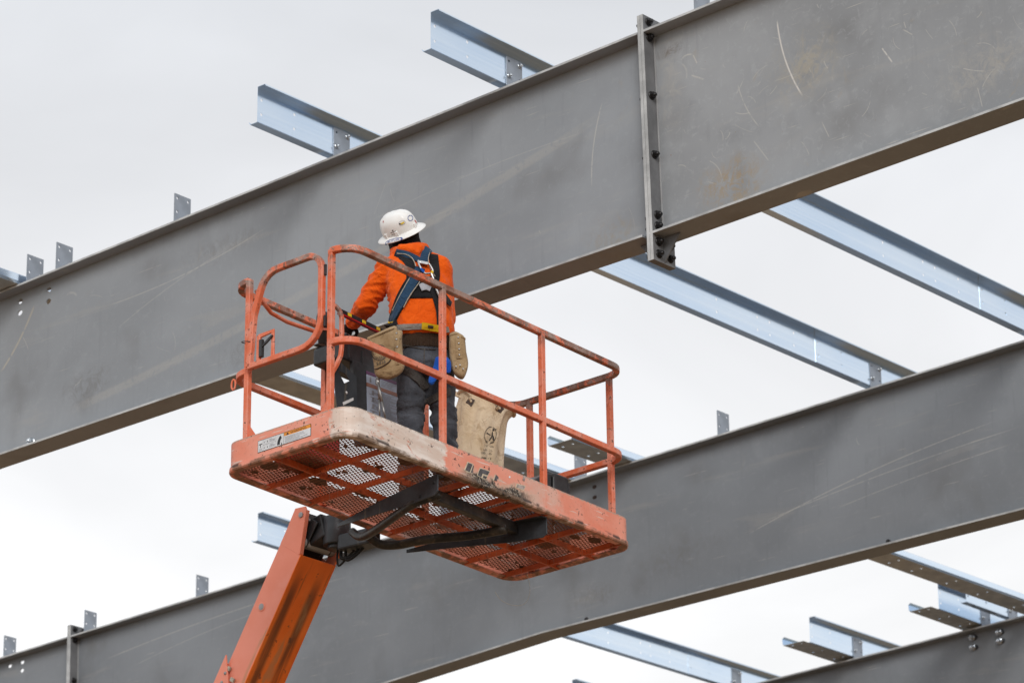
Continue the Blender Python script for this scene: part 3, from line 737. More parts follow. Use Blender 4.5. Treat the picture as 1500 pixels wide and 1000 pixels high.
# toe board with a rolled lower rim
b = MB(); b.sweep(dense(full_ring(.1)+[full_ring(.1)[0]], .15)[:-1], [(-.003, -.083), (.003, -.083), (.003, .083), (-.003, .083)], (0, 0, 1), closed=True)
toe = b.build('toe_board', 'toe', lift, PT)
b = MB(); rp = dense(full_ring(.012)+[full_ring(.012)[0]], .15)[:-1]
b.sweep(rp, [(-.046, -.006), (-.044, .002), (-.008, .004), (.003, .022), (.011, .020), (.013, -.002), (.008, -.010), (-.002, -.012)][::-1], (0, 0, 1), closed=True)
b.build('lower_rim', 'toe', lift, PT)
for x in (.843, 1.754):
    b = MB(); b.box(x-.0035, x+.0035, -.0055, -.0025, .03, .183); b.build('seam_weld', 'toe', lift, PT)
# floor: expanded metal on a grid of flat bars
fr = MB(); x0, x1, y0, y1 = .035, 2.565, .035, .945; pit, sl, sw = .0235, .42, .0058
for sg in (1, -1):
    lo = y0-(x1-x0)*sl if sg > 0 else y0; hi = y1 if sg > 0 else y1+(x1-x0)*sl
    k = lo
    while k < hi:
        # y = k + sg*sl*(x-x0) clipped to the floor
        xa, xb = x0, x1
        def xat(y): return x0+(y-k)/(sg*sl)
        qs = sorted((xat(y0), xat(y1))); xa, xb = max(xa, qs[0]), min(xb, qs[1])
        if xb-xa > .01:
            pa, pb = Vector((xa, k+sg*sl*(xa-x0), .036+.001*sg)), Vector((xb, k+sg*sl*(xb-x0), .036+.001*sg))
            fr.bar(pa, pb, (0, 0, 1), sw, .0028)
        k += pit
tag(fr.build('floor_mesh', 'mesh', lift, PT), kind='stuff')
for y in (.302, .585):
    b = MB(); b.box(.01, 2.59, y-.006, y+.006, -.004, .033); b.build('floor_bar', 'under', lift, PT)
for i in range(7):
    x = .352+.3565*i
    if x > 2.52: break
    b = MB(); b.box(x-.0062, x+.0062, .01, .97, -.0015, .0318); b.build('floor_bar', 'under', lift, PT)
for x in (1.18, 1.54):
    b = MB(); b.box(x-.016, x+.016, .01, .31, -.003, .030); b.build('floor_bar', 'under', lift, PT)
# dried mud and slag caught in the floor mesh; scattered bits added to block bright sky
mg = random.Random(11); md = MB()
spots = [(.62, .12, .05), (.14, .75, .07), (.52, .72, .06), (.95, .12, .05), (1.12, .18, .05), (1.5, .4, .05), (1.9, .5, .05), (2.4, .15, .045), (2.27, .2, .04), (.85, .65, .06), (1.04, .42, .07)]
spots += [(mg.uniform(.06, 2.5), mg.uniform(.06, .9), mg.uniform(.008, .024)) for _ in range(70)]
for (cx, cy, r_) in spots:
    n_ = 14; ph = mg.uniform(0, 9)
    pts = [(cx+r_*1.5*(.7+.45*noise.noise(Vector((3*math.cos(2*math.pi*i/n_)+ph, 3*math.sin(2*math.pi*i/n_), cx))))*math.cos(2*math.pi*i/n_), cy+r_*(.7+.45*noise.noise(Vector((3*math.cos(2*math.pi*i/n_), ph+3*math.sin(2*math.pi*i/n_), cy))))*math.sin(2*math.pi*i/n_), .0335+.0006*mg.random()) for i in range(n_)]
    md.prism(pts, (0, 0, .009))
tag(md.build('mud_and_infill', 'mud', lift, PT), kind='stuff')
# gate on the short side
g1 = zz(330, 340, 2.857)
def gp(y, z): return (-.012, y, z)
r = .11; ga, gb, gz0, gz1 = .205, .745, .612, 1.178
p = [(-y_, z_) for y_, z_ in ()]
gpts = [gp(.775, gz0), gp(.40, gz0)]+[gp(y_, z_) for y_, z_ in [(ga+.16-.16*math.sin(R(a)), gz0+.16-.16*math.cos(R(a))) for a in range(0, 91, 15)]]
gpts += [gp(ga+r-r*math.cos(R(a)), gz1-r+r*math.sin(R(a))) for a in range(0, 91, 15)]
gpts += [gp(.56+.14*math.sin(R(a)), gz1-.14+.14*math.cos(R(a))) for a in range(0, 76, 15)]+[gp(.745, .93), gp(.775, gz0)]
gate = MB(); gate.sweep(dense(gpts, .1), csec(.035, .0035), (1, 0, 0)); gate = gate.build('gate', 'rail', lift, PT)
b = MB(); b.sweep([gp(.70, .60), gp(.70, .79)], csec(.028, .003, .02), (1, 0, 0)); b.sweep([gp(.70, .785), gp(.588, .79), gp(.588, .62)], csec(.028, .003, .012), (1, 0, 0)); b.build('latch_guard', 'rail', gate, PT)
b = MB(); b.obox((-.02, .672, .70), Vector((.012, 0, 0)), Vector((0, .012, 0)), Vector((0, 0, .055))); b.build('latch', 'black', gate, PT, bevel=.003)
b = MB(); b.loft([[Vector((-.025+.006*math.cos(a), .665-.085*t+.0*a, .705+.05*t+w_*math.sin(a))) for a in [2*math.pi*i/8 for i in range(8)]] for t, w_ in ((0, .006), (.3, .013), (.6, .016), (.9, .012), (1, .004))]); b.build('latch_handle', 'dark', gate, PT)
for z in (.74, 1.06):
    b = MB(); b.box(-.014, .0, .176, .190, z-.035, z+.035); b.build('hinge', 'dark', gate, PT, bevel=.003)
b = MB(); b.tube([Vector((-.014+.024*math.cos(a), .79+.045*math.sin(a), .772+.012*math.sin(a))) for a in [2*math.pi*i/20 for i in range(20)]], .0028, 6, closed=True); b.build('wire_tie', 'dark', gate, PT)
# curled rail ends beyond the far gate post, D-ring below
b = MB(); b.tube([(.012, .925+.016*math.cos(a), .55+.032*math.sin(a)) for a in [2*math.pi*i/16 for i in range(16)]], .006, 8, up=(1, 0, 0), closed=True); b.build('lanyard_ring', 'rail', lift, PT)
# round guard bar inside the far rail and D-shaped guard by the console
b = MB(); b.tube([(.06, .80, 1.13), (.13, .82, 1.09), (.25, .86, 1.065), (.42, .89, 1.07), (.65, .90, 1.09), (.95, .90, 1.10), (1.25, .90, 1.10), (1.33, .93, 1.12), (1.36, .955, 1.16)], .013, 10); b.build('guard_bar', 'rail', lift, PT)
c5 = zz(480, 440, 5.556)
lp_ = [loc(*c5(*q), 1, .70) for q in ((25, 35), (62, 45), (95, 80), (113, 135), (114, 250), (114, 380), (105, 450), (75, 520), (35, 590))]
b = MB(); b.sweep(lp_, csec(.026, .005), (0, 1, 0)); b.build('console_guard', 'rail', lift, PT)
# control console
cons = MB(); cons.prism([(.70, .72, .885), (1.30, .72, .885), (1.30, .72, 1.02), (.735, .72, 1.02), (.70, .72, .985)], (0, .22, 0)); cons = cons.build('control_console', 'black', lift, PT, bevel=.012, seg=3)
b = MB(); b.prism([(.70, .716, 1.022), (1.32, .716, 1.022), (1.32, .716, 1.045), (.74, .716, 1.045)], (0, .235, 0)); b.build('console_lid', 'black', cons, PT, bevel=.008)
for x in (.86, 1.02, 1.16):
    b = MB(); b.cyl((x, .82, 1.045), (x, .82, 1.09), .012); b.ball((x, .82, 1.10), .02); b.build('control_lever', 'black', cons, PT)
for x in (.78, .9):
    b = MB(); b.box(x-.004, x+.004, .713, .722, .90, .985); b.build('moulding', 'black', cons, PT, bevel=.002)
# console support: drilled black plate, panel with instruction decals
def P3(px, py): return loc(px, py, 1, .705)
o_ = [P3(*c5(*q)) for q in ((45, 590), (100, 495), (235, 620), (245, 1060), (105, 1060))]
c_ = [P3(*c5(*q)) for q in ((82, 568), (140, 592), (182, 652), (136, 674))]
b = MB(); V = [Vector(q) for q in o_]; W_ = [Vector(q) for q in c_]
def quadp(b, pts): b.prism(pts, (0, .006, 0))
quadp(b, [V[0], W_[0], W_[3], V[4]]); quadp(b, [V[0], V[1], W_[1], W_[0]]); quadp(b, [V[1], V[2], W_[2], W_[1]]); quadp(b, [V[2], V[3], W_[3], W_[2]]); quadp(b, [V[4], W_[3], V[3]])
sup = b.build('console_support', 'dark2', lift, PT)
b = MB()
pl = [loc(*c5(*q), 1, .715) for q in ((205, 480), (620, 640), (660, 1180), (245, 1180))]; b.prism(pl, (0, .03, 0)); pan = b.build('console_panel', 'black', lift, PT, bevel=.004)
b = MB(); hc = P3(*c5(152, 750)); b.cyl(hc-Vector((0, .004, 0)), hc-Vector((0, .001, 0)), .009); b.build('lit_hole_disc', 'white', sup, PT)  # white disc painted in for light showing through the plate's hole
b = MB(); b.prism([P3(*c5(*q))-Vector((0, .003, 0)) for q in ((120, 828), (206, 790), (208, 812), (126, 852))], (0, .002, 0)); b.build('label_strip', 'white', sup, PT)
def decal_quad(name, mat, parent, pts, T=PT, d=(0, .0012, 0)):
    b = MB(); b.prism(pts, d); return b.build(name, mat, parent, T)
dp = lambda a, b_, y=.7145: loc(*c5(a, b_), 1, y)
# decal sheet: corners in picture run (315,570)-(640,690) top, (320,915)-(650,1030) bottom
def sheet(u, v, y=.7125):
    t = (u, v); P = dp(315, 570, y)*(1-u)*(1-v)+dp(640, 690, y)*u*(1-v)+dp(650, 1060, y)*u*v+dp(322, 950, y)*(1-u)*v; return Vector((P[0], y, P[2]))
def sq(u0, u1, v0, v1, y): return [sheet(u0, v0, y), sheet(u1, v0, y), sheet(u1, v1, y), sheet(u0, v1, y)]
ds = decal_quad('instruction_decal', 'decal_blue', pan, sq(0, 1, 0, 1, .7130))
for nm, mt, q in (('header', 'decal_purple', (0, 1, 0, .07)), ('header', 'decal_rust', (0, 1, .25, .33))): decal_quad('decal_'+nm, mt, ds, sq(*q, .7115))
b = MB()
for i in range(22):
    v = .37+i*.027; a = .36; e = .55+.4*random.random()
    b.prism(sq(a, e, v, v+.008, .7118), (0, .0006, 0))
for i in range(5): b.prism(sq(.36, .6+.3*random.random(), .10+i*.028, .107+i*.028, .7118), (0, .0006, 0))
for i in range(4):      # small pictograms: figures with arms
    v = .38+i*.145; 
    for q in range(4): b.prism(sq(.05+.2*random.random(), .12+.2*random.random()+.05, v+.03*q, v+.012+.03*q, .7119), (0, .0006, 0))
    b.prism(sq(.13, .18, v, v+.10, .7121), (0, .0006, 0))
for u in (.08, .22): b.prism(sq(u, u+.04, .11, .22, .7119), (0, .0006, 0))
b.prism(sq(.315, .32, .35, 1, .7117), (0, .0006, 0)); b.build('decal_print', 'grey_ink', ds, PT)
# pail hung inside the gate corner
b = MB(); pc = loc(473, 520, 0, .10)
b.loft([[Vector((pc[0]+r_*math.cos(a), pc[1]+r_*math.sin(a), z_)) for a in [2*math.pi*i/16 for i in range(16)]] for z_, r_ in ((.66, .028), (.80, .034), (.80, .040), (.83, .041), (.85, .036))]); b.build('cup_holder', 'dark2', lift, PT)
b = MB(); b.sweep([Vector((pc[0]+.046*math.cos(a), pc[1]+.046*math.sin(a), .735)) for a in [2*math.pi*i/18 for i in range(18)]], csec(.006, .001, .014), (0, 0, 1), closed=True); b.build('cup_ring', 'rail', lift, PT)

# ---- decals on the toe board
def SF(u, v, d=.004): return Vector((-d, .701-u, .061+v))      # short side: u to the right, v up ; panel .418 x .069
def rect(mp, u0, u1, v0, v1, d): return [mp(u0, v0, d), mp(u1, v0, d), mp(u1, v1, d), mp(u0, v1, d)]
def flat(name, mat, parent, polys, nrm, T=PT):
    b = MB()
    for q in polys: b.prism(q, nrm)
    return b.build(name, mat, parent, T)
nx = (.0008, 0, 0)
dec = flat('warning_decal', 'ink', toe, [rect(SF, 0, .418, 0, .074, .0045)], nx)
flat('decal_face', 'decal_white', dec, [rect(SF, .003, .042, .003, .071, .0054), rect(SF, .0435, .143, .003, .0365, .0054), rect(SF, .0435, .143, .038, .071, .0054), rect(SF, .1445, .241, .003, .071, .0054) if 0 else rect(SF, .1445, .205, .003, .071, .0054), rect(SF, .2075, .415, .003, .050, .0054)], nx)
flat('decal_header', 'decal_orange', dec, [rect(SF, .2075, .415, .050, .071, .0054)], nx)
b = MB(); put_text(b, 'WARNING', .020, lambda x, y: SF(.258+x, .0535+y, .0060), width=.125); b.add([SF(.225, .0535, .006), SF(.247, .0535, .006), SF(.236, .068, .006)], [(0, 1, 2)])
arcp = [(.168+.05*math.cos(R(a)), .004+.06*math.sin(R(a))) for a in range(178, 88, -12)]
o2 = [SF(.195-.04*math.cos(R(a)), .008+.058*math.sin(R(a)), .006) for a in range(0, 71, 10)]; i2 = [SF(.198-.022*math.cos(R(a)), .008+.040*math.sin(R(a)), .006) for a in range(0, 71, 10)]
b.add(o2+i2, [(k, k+1, len(o2)+k+1, len(o2)+k) for k in range(len(o2)-1)])
b.add([SF(.186, .004, .006), SF(.196, .006, .006), SF(.188, .018, .006)], [(0, 1, 2)])
for vv in (.015, .049):
    put_text(b, '■■' if 0 else 'II', .013, lambda x, y, vv=vv: SF(.050+x, vv+y, .006)); b.add([SF(.074, vv, .006), SF(.082, vv, .006), SF(.078, vv+.011, .006)], [(0, 1, 2)])
b.prism(rect(SF, .009, .036, .045, .050, .006), (.0003, 0, 0)); b.prism(rect(SF, .0205, .0245, .026, .045, .006), (.0003, 0, 0))
tag(b.build('decal_print', 'ink', dec, PT), kind='stuff')
fine = []
for i in range(6): fine.append(rect(SF, .215, .30+.105*random.random(), .007+i*.0068, .0095+i*.0068, .0058))
for vv in (.012, .046):
    for i in range(3): fine.append(rect(SF, .093, .113+.012*random.random(), vv+.007*i, vv+.0035+.007*i, .0058)); fine.append(rect(SF, .122, .136, vv+.007*i, vv+.0035+.007*i, .0058)) if i < 2 else None
for i in range(2): fine.append(rect(SF, .012, .034, .010+.006*i, .0125+.006*i, .0058))
flat('decal_fine_print', 'grey_ink', dec, fine, (.0003, 0, 0))
# maker's letters on the long side, half burnt away
l8 = zz(660, 660, 10.714)
def LFp(q, d): P = loc(*l8(*q), 1, 0); return Vector((P[0], -d, P[2]))
def letters(name, mat, polys, d): return flat(name, mat, toe, [[LFp(q, d) for q in pg] for pg in polys], (0, .0007, 0))
letters('letter_outline', 'cream', [[(256, 172), (352, 210), (350, 262), (318, 350), (255, 345), (205, 300)], [(452, 262), (616, 320), (572, 405), (556, 450), (478, 430), (404, 388), (432, 305)], [(692, 366), (702, 372), (672, 470), (655, 462)], [(1028, 512), (1172, 552), (1140, 625), (1010, 578)]], .0046)
letters('letter', 'letter', [[(266, 188), (334, 214), (290, 338), (222, 302)], [(345, 232), (358, 240), (330, 345), (306, 340)], [(462, 280), (602, 329), (574, 385), (492, 360), (470, 418), (416, 385), (440, 312)], [(508, 392), (562, 410), (546, 442), (496, 424)], [(703, 378), (742, 415), (738, 450), (715, 435), (722, 478), (672, 466)]], .0058)
letters('faded_letter', 'fade', [[(1040, 528), (1160, 560), (1136, 612), (1024, 572)], [(1140, 390), (1172, 402), (1150, 475), (1118, 458)]], .0058)
letters('hole_disc', 'ink', [[(522+9*math.cos(a), 256+11*math.sin(a)) for a in [2*math.pi*i/10 for i in range(10)]]], .0052)
letters('hole_disc', 'white', [[(917+14*math.cos(a), 413+17*math.sin(a)) for a in [2*math.pi*i/10 for i in range(10)]]], .0052)  # white disc stands for daylight seen through a bolt hole
# caution strip on the far-end top rail
def CT(u, v, d=.0178): return Vector((LX-.018-d, .615-u, HT-.012+v))
cs = flat('caution_decal', 'decal_yellow', lift, [rect(CT, 0, .125, 0, .024, .0172)], (.0006, 0, 0))
flat('decal_face', 'decal_white', cs, [rect(CT, .127, .25, 0, .024, .0172)], (.0006, 0, 0))
b = MB(); put_text(b, 'CAUTION', .020, lambda x, y: CT(.028+x, .005+y, .0180), width=.092); b.add([CT(.004, .004, .018), CT(.024, .004, .018), CT(.014, .021, .018)], [(0, 1, 2)]); b.build('decal_print', 'ink', cs, PT)
flat('rail_tag', 'decal_white', lift, [[(.13+dx, .945, HM+dz) for dx, dz in ((0, -.008), (.06, -.008), (.06, .012), (0, .012))]], (0, -.0006, 0))

# ---- platform support under the floor
b = MB()
for sgn, nm in ((-1, 'a'), (1, 'b')):
    b = MB(); nx_, fx = 1.3+sgn*.50, 1.3+sgn*.315
    def BP(t, z, o=0): return Vector((nx_+(fx-nx_)*t+o, .03+.96*t, z))
    prof = [(0, -.006), (.22, -.006), (.62, -.012), (1.0, -.035), (1.0, -.055), (.62, -.085), (.25, -.120), (.03, -.128), (0, -.11)]
    b.prism([BP(t, z) for t, z in prof], (sgn*-.008, 0, 0))
    b.prism([BP(0, -.006), BP(.22, -.006), BP(.22, -.006, -sgn*.055), BP(0, -.006, -sgn*.055)], (0, 0, -.006))
    br = b.build('support_bracket', 'dark2', lift, PT, bevel=.002)
    for t, z in ((.035, -.05), (.17, -.098)):
        q = MB(); c = BP(t, z, sgn*.001); q.cyl(c, c+Vector((sgn*.003, 0, 0)), .010); q.build('bolt_hole', 'ink' if sgn < 0 else 'toe', br, PT)
lq = lambda px, py, z=-.10: loc(px, py, 2, z)
c1 = zz(430, 680, 6.52)
ta = [lq(*c1(*q), z) for q, z in (((560, 640), -.04), ((640, 690), -.10), ((760, 640), -.12), ((1000, 470), -.12), ((1150, 375), -.115), ((1280, 325), -.09), ((1400, 290), -.07))]
def smooth_path(p, n=4):
    p = [Vector(q) for q in p]; o = []
    for i in range(len(p)-1):
        p0, p1, p2, p3 = p[max(0, i-1)], p[i], p[i+1], p[min(len(p)-1, i+2)]
        for k in range(n):
            t = k/n; o.append(.5*((2*p1)+(p2-p0)*t+(2*p0-5*p1+4*p2-p3)*t*t+(3*p1-p0-3*p2+p3)*t**3))
    return o+[p[-1]]
b = MB(); b.tube(smooth_path(ta), .026, 14); b.build('support_tube', 'grease', lift, PT)
tb = [lq(*c1(*q), z) for q, z in (((700, 640), -.05), ((760, 720), -.10), ((850, 765), -.12), ((1000, 765), -.12), ((1180, 730), -.115))]+[lq(*zz(600, 560, 3.333)(*q), -.10) for q in ((130, 760), (300, 745), (470, 715))]
b = MB(); b.tube(smooth_path(tb), .028, 14); b.build('support_tube', 'grease', lift, PT)
b = MB(); b.bar((.86, .215, -.045), (1.74, .235, -.045), (0, 0, 1), .05, .07); b.build('cross_bar', 'grease', lift, PT, bevel=.005)
def BT(v): return BO+BD*v[0]+Vector((0, v[1], 0))+BU*v[2]
# swivel block and pivot (world)
b = MB(); cen = Vector((3.62, -.535, 8.06))
b.cyl(cen+Vector((0, 0, -.06)), cen+Vector((0, 0, .12)), .085, n=24); b.cyl(cen+Vector((0, 0, -.085)), cen+Vector((0, 0, -.058)), .060, n=20); b.build('rotator', 'dark2', lift, bevel=.006)
b = MB(); b.obox((3.47, -.535, 8.10), Vector((.11, 0, .03)), Vector((0, .085, 0)), Vector((-.02, 0, .075))); b.build('pivot_block', 'dark', lift, bevel=.01)
b = MB(); b.prism([BT((a, .012, c)) for a, c in ((.30, .11), (-.02, .11), (-.12, .10), (-.20, .09), (-.24, .13), (-.19, .19), (.30, .195))], (0, .27, 0)); b.build('dark_infill', 'black', lift)  # black block added to stand for the shade inside the boom mouth
b = MB(); b.obox((3.79, -.52, 8.0), Vector((.12, .01, .0)), Vector((0, .06, .0)), Vector((0, 0, .05))); b.build('carrier_block', 'dark2', lift, bevel=.012)
for yy in (-.638, -.432):
    b = MB(); a0, a1 = Vector((3.43, yy, 8.02)), Vector((3.53, yy, 8.16)); b.bar(a0, a1, (0, 1, 0), .07, .012); b.build('pivot_link', 'dark', lift, bevel=.005)
b = MB(); b.cyl((3.44, -.675, 8.035), (3.44, -.38, 8.035), .034, n=20); b.build('pivot_pin', 'plate', lift, bevel=.003)
b = MB(); b.cyl((3.475, -.675, 8.165), (3.475, -.38, 8.165), .024, n=18); b.build('pivot_pin', 'plate', lift, bevel=.003)
for i, (x, s) in enumerate(((3.70, 1), (3.74, .8), (3.67, .7))):
    hp = [(x-.06, -.50, 8.03), (x-.05, -.53, 7.95), (x-.01, -.56, 7.90-.02*i), (x+.05*s, -.53, 7.91), (x+.09, -.50, 7.97), (x+.12, -.46, 8.02)]
    b = MB(); b.tube(smooth_path(hp), .011-.002*i, 8); b.build('hydraulic_hose', 'rubber', lift)

# ---- boom: frame x down the boom, y across from the near side, z towards the upper face
def BT(v): return BO+BD*v[0]+Vector((0, v[1], 0))+BU*v[2]
Lf = 3.2
b = MB()
b.box(0, Lf, 0, .010, 0, BHT); b.box(0, Lf, BWD-.010, BWD, 0, BHT); b.box(0, Lf, .010, BWD-.010, 0, .010); b.box(.10, Lf, .010, BWD-.010, BHT-.010, BHT-.0005)
fly = b.build('fly_boom', 'boom', lift, BT, bevel=.004, seg=3)
def toB(x, z): d = Vector((x, -.69, z))-BO; return d.dot(BD), d.dot(BU)
ck = [toB(*q) for q in ((3.455, 7.945), (3.508, 8.222), (3.498, 8.246), (3.412, 8.250), (3.341, 8.131))]
ck = ck+[(.006, BHT-.0005), (.006, .0005)]
for y_, nm in ((-.0008, 0), (BWD-.0112, 1)):
    g6 = zz(300, 700, 3.3346); fk = []
    for q in ((640, 425), (687, 322), (643, 278), (622, 330), (604, 392), (560, 470)):
        P = un(*g6(*q), 1, -.38)-BO; fk.append((P.dot(BD), P.dot(BU)))
    k = ck if nm == 0 else fk+[(.05, .09)]
    b = MB(); b.prism([(a, y_, c) for a, c in k], (0, .012, 0)); b.build('cheek_plate', 'boom', lift, BT, bevel=.002)
b = MB(); e0, e1 = ck[0], ck[1]; b.bar((e0[0], .010, e0[1]), (e1[0], .010, e1[1]), (0, 1, 0), .012, .034); b.build('cheek_flange', 'boom', lift, BT, bevel=.004)
hb = toB(3.133, 7.679)
b = MB(); b.cyl((hb[0], -.0035, hb[1]), (hb[0], .002, hb[1]), .030, n=24); bs = b.build('bushing', 'boom', fly, BT, bevel=.002)
b = MB(); b.cyl((hb[0], -.006, hb[1]), (hb[0], -.003, hb[1]), .021, n=20); b.build('pin_head', 'plate', bs, BT, bevel=.002)
pb_ = toB(3.466, 8.196)
b = MB(); b.cyl((pb_[0], -.010, pb_[1]), (pb_[0], 0, pb_[1]), .019, n=6); b.build('bolt', 'plate', lift, BT, bevel=.002)
# outer section the fly boom slides in, with chamfered mouth plate
s0 = toB(2.866, 7.418)[0]
b = MB(); e_ = .026
b.prism([(s0, -e_, BHT+e_), (s0+.02, -e_, BHT+e_), (s0+2.5, -e_, BHT+e_), (s0+2.5, -e_, -e_), (s0+.42, -e_, -e_), (s0+.14, -e_, BHT*.55)], (0, .012, 0))
mb_ = b.build('mid_boom', 'boom', lift, BT, bevel=.003)
b = MB(); b.box(s0+.45, 9.2, -e_+.012, BWD+e_, -e_, -e_+.012); b.box(s0+.05, 9.2, -e_+.012, BWD+e_, BHT+e_-.012, BHT+e_); b.box(s0+.45, 9.2, BWD+e_-.012, BWD+e_, -e_+.012, BHT+e_-.012); b.box(s0+2.5, 9.2, -e_, -e_+.012, -e_, BHT+e_); b.build('mid_boom_shell', 'boom', lift, BT)
for q in ((.10, .17), (.16, .165)):
    b = MB(); b.cyl((s0+q[0], -e_-.006, q[1]), (s0+q[0], -e_, q[1]), .010, n=6); b.build('bolt', 'plate', mb_, BT)
for q in (.012, .13, .30):
    b = MB(); b.box(s0+.05+q*.4, s0+.075+q*.4, -.02, -.008, max(.02, BHT-.045-q*.6), BHT-.020-q*.55); b.build('wear_pad', 'piping', mb_, BT)
# machine below the picture: turntable and four-wheeled chassis
lb = LIFT_BASE
b = MB(); b.box(lb.x-.3, lb.x+.45, lb.y-.35, lb.y+.35, .95, 1.6); b.box(lb.x-1.6, lb.x+.3, lb.y-1.0, lb.y-.36, .98, 1.75); b.box(lb.x-1.6, lb.x+.3, lb.y+.36, lb.y+1.0, .98, 1.75); b.build('turntable', 'boom', lift, bevel=.05)
b = MB(); b.box(lb.x-1.5, lb.x+1.5, lb.y-.55, lb.y+.55, .45, .93); b.build('chassis', 'dark', lift, bevel=.04)
for sx in (-1.25, 1.25):
    for sy in (-1.0, 1.0):
        b = MB(); c = Vector((lb.x+sx, lb.y+sy, .46))
        b.loft([[c+Vector((r_*math.cos(a), y_, r_*math.sin(a))) for a in [2*math.pi*i/28 for i in range(28)]] for y_, r_ in ((-.16, .3), (-.16, .42), (-.12, .46), (.12, .46), (.16, .42), (.16, .3))]); wh = b.build('wheel', 'rubber', lift)
        b = MB(); b.cyl(c+Vector((0, -.14, 0)), c+Vector((0, .14, 0)), .27, n=24); b.build('rim', 'plate', wh)
    b = MB(); b.box(lb.x+sx-.07, lb.x+sx+.07, lb.y-.9, lb.y+.9, .39, .53); b.build('axle', 'dark', lift)

# ================================================================== things on the platform
# red case on the floor by the gate
b = MB(); zf = .041
b.box(.16, .44, .46, .74, zf, .22); cs_ = PT(Vector((.3, .6, zf)))
rc = empty('tool_case', cs_, 'low red plastic case on the platform floor just inside the gate', 'case')
b.build('case_body', 'red', rc, PT, bevel=.02, seg=3)
b = MB(); b.prism([(.15, .50, .222), (.45, .50, .222), (.45, .75, .222), (.15, .75, .222)], (0, 0, .045)); b.build('lid', 'red', rc, PT, bevel=.02, seg=3)
b = MB(); b.tube(smooth_path([(.24, .62, .268), (.245, .62, .295), (.30, .62, .305), (.355, .62, .295), (.36, .62, .268)]), .010, 8); b.build('handle', 'red', rc, PT)
# black box at the far end
kx = empty('battery_box', PT(Vector((2.27, .33, zf))), 'black plastic box standing on the platform floor at the end away from the gate', 'box')
b = MB(); b.prism([(2.20, .30, zf), (2.355, .30, zf), (2.355, .30, .44), (2.345, .30, .47), (2.215, .30, .47), (2.20, .30, .44)], (0, .20, 0)); b.build('box_body', 'black', kx, PT, bevel=.012, seg=3)
b = MB(); b.prism([(2.0, .31, zf), (2.195, .31, zf), (2.195, .31, .46), (2.16, .31, .455), (2.02, .31, .37), (2.0, .31, .33)], (0, .17, 0)); b.build('side_pack', 'black', kx, PT, bevel=.012, seg=3)
b = MB(); b.tube(smooth_path([(2.23, .40, .468), (2.24, .40, .50), (2.28, .40, .505), (2.32, .40, .50), (2.33, .40, .468)]), .009, 8); b.build('handle', 'black', kx, PT)
b = MB(); b.box(2.338, 2.357, .298, .302, .08, .43); b.build('corner_rib', 'black', kx, PT, bevel=.001)

# canvas bucket hung from the far rail
bz = zz(660, 560, 7.69); YB = .80
def BG(a, b_, y=YB): return loc(*bz(a, b_), 1, y)
rowsB = [(95, 75, 330, 640), (150, 150, 395, 655), (250, 130, 430, 620), (330, 140, 440, 585), (430, 125, 450, 568), (520, 112, 465, 556), (620, 98, 480, 540), (720, 82, 500, 522), (820, 70, 505, 510), (930, 64, 500, 500), (1040, 68, 500, 495), (1085, 90, 500, 470)]
# left edge, right edge in picture rows (rim slopes down to the right)
bagrings = []; nb = 36
edge = [((168, 95), (668, 372)), ((160, 170), (640, 400)), ((150, 270), (600, 440)), ((138, 360), (572, 500)), ((118, 470), (556, 580)), ((98, 580), (535, 670)), ((80, 690), (518, 770)), ((70, 800), (506, 860)), ((68, 920), (498, 960)), ((72, 1030), (492, 1060)), ((90, 1085), (478, 1105))]
for j, (l, r_) in enumerate(edge):
    A_, B_ = BG(*l), BG(*r_); c = (A_+B_)/2; hx = (B_-A_)/2; hy = Vector((0, 1, 0))*min(.135, hx.length*.72)
    rg = []
    for i in range(nb):
        a = 2*math.pi*i/nb; k = 1+.10*math.sin(3*a+j*.22+.5)+.085*math.sin(8*a-j*.18+1)+.05*math.sin(13*a+j*.3)
        if j < 2: k = 1+.03*math.sin(3*a)+.02*math.sin(5*a+1)
        rg.append(c+hx*(math.cos(a)*(k if abs(math.cos(a)) < .98 else 1))+hy*(math.sin(a)*k)+Vector((0, 0, 1))*((.045*math.sin(a)+.012*math.sin(4*a+1))*max(0, 1-j*.3)))
    bagrings.append(rg)
bag = empty('canvas_bucket', PT(sum(bagrings[-1], Vector())/nb), 'stained tan canvas tool bucket with black lettering hanging from the platform rail', 'tool bag')
b = MB(); b.loft(bagrings, caps=False); inner = [[c_+(p_-c_)*.93 for p_ in rg] for rg in bagrings[:6] for c_ in [sum(rg, Vector())/nb]]
b.loft(inner, caps=False); b.add(bagrings[-1], [tuple(range(nb))], 0)
body = b.build('bag_body', 'canvas', bag, PT)
sb = body.modifiers.new('sub', 'SUBSURF'); sb.levels = 1; sb.render_levels = 1
b = MB(); b.tube(bagrings[0], .013, 8, closed=True); b.build('rim', 'canvas', bag, PT)
def bag_pt(px, py, lift_=.004):
    """front surface of the bag at a picture point"""
    A = [Vector(q) for q in bagrings[0]]
    P = BG(px, py); best = None
    tri = MBVH.ray_cast(CAM, ray(*bz(px, py)).normalized())
    if tri[0] is None: return P
    w_ = tri[0]-ray(*bz(px, py)).normalized()*lift_; d = w_-PO
    return Vector((d.dot(EX), d.dot(EY), d.dot(EZ)))
_t = MB(); _t.loft(bagrings, caps=False)
MBVH = BVHTree.FromPolygons([PT(q) for q in _t.v], _t.f)
b = MB()
ov = [(450+68*math.cos(a)*(1 if 1 else 0)+8*math.sin(a), 592-97*math.sin(a)) for a in [2*math.pi*i/40 for i in range(40)]]
inn = [(450+62*math.cos(a)+8*math.sin(a), 592-90*math.sin(a)) for a in [2*math.pi*i/40 for i in range(40)]]
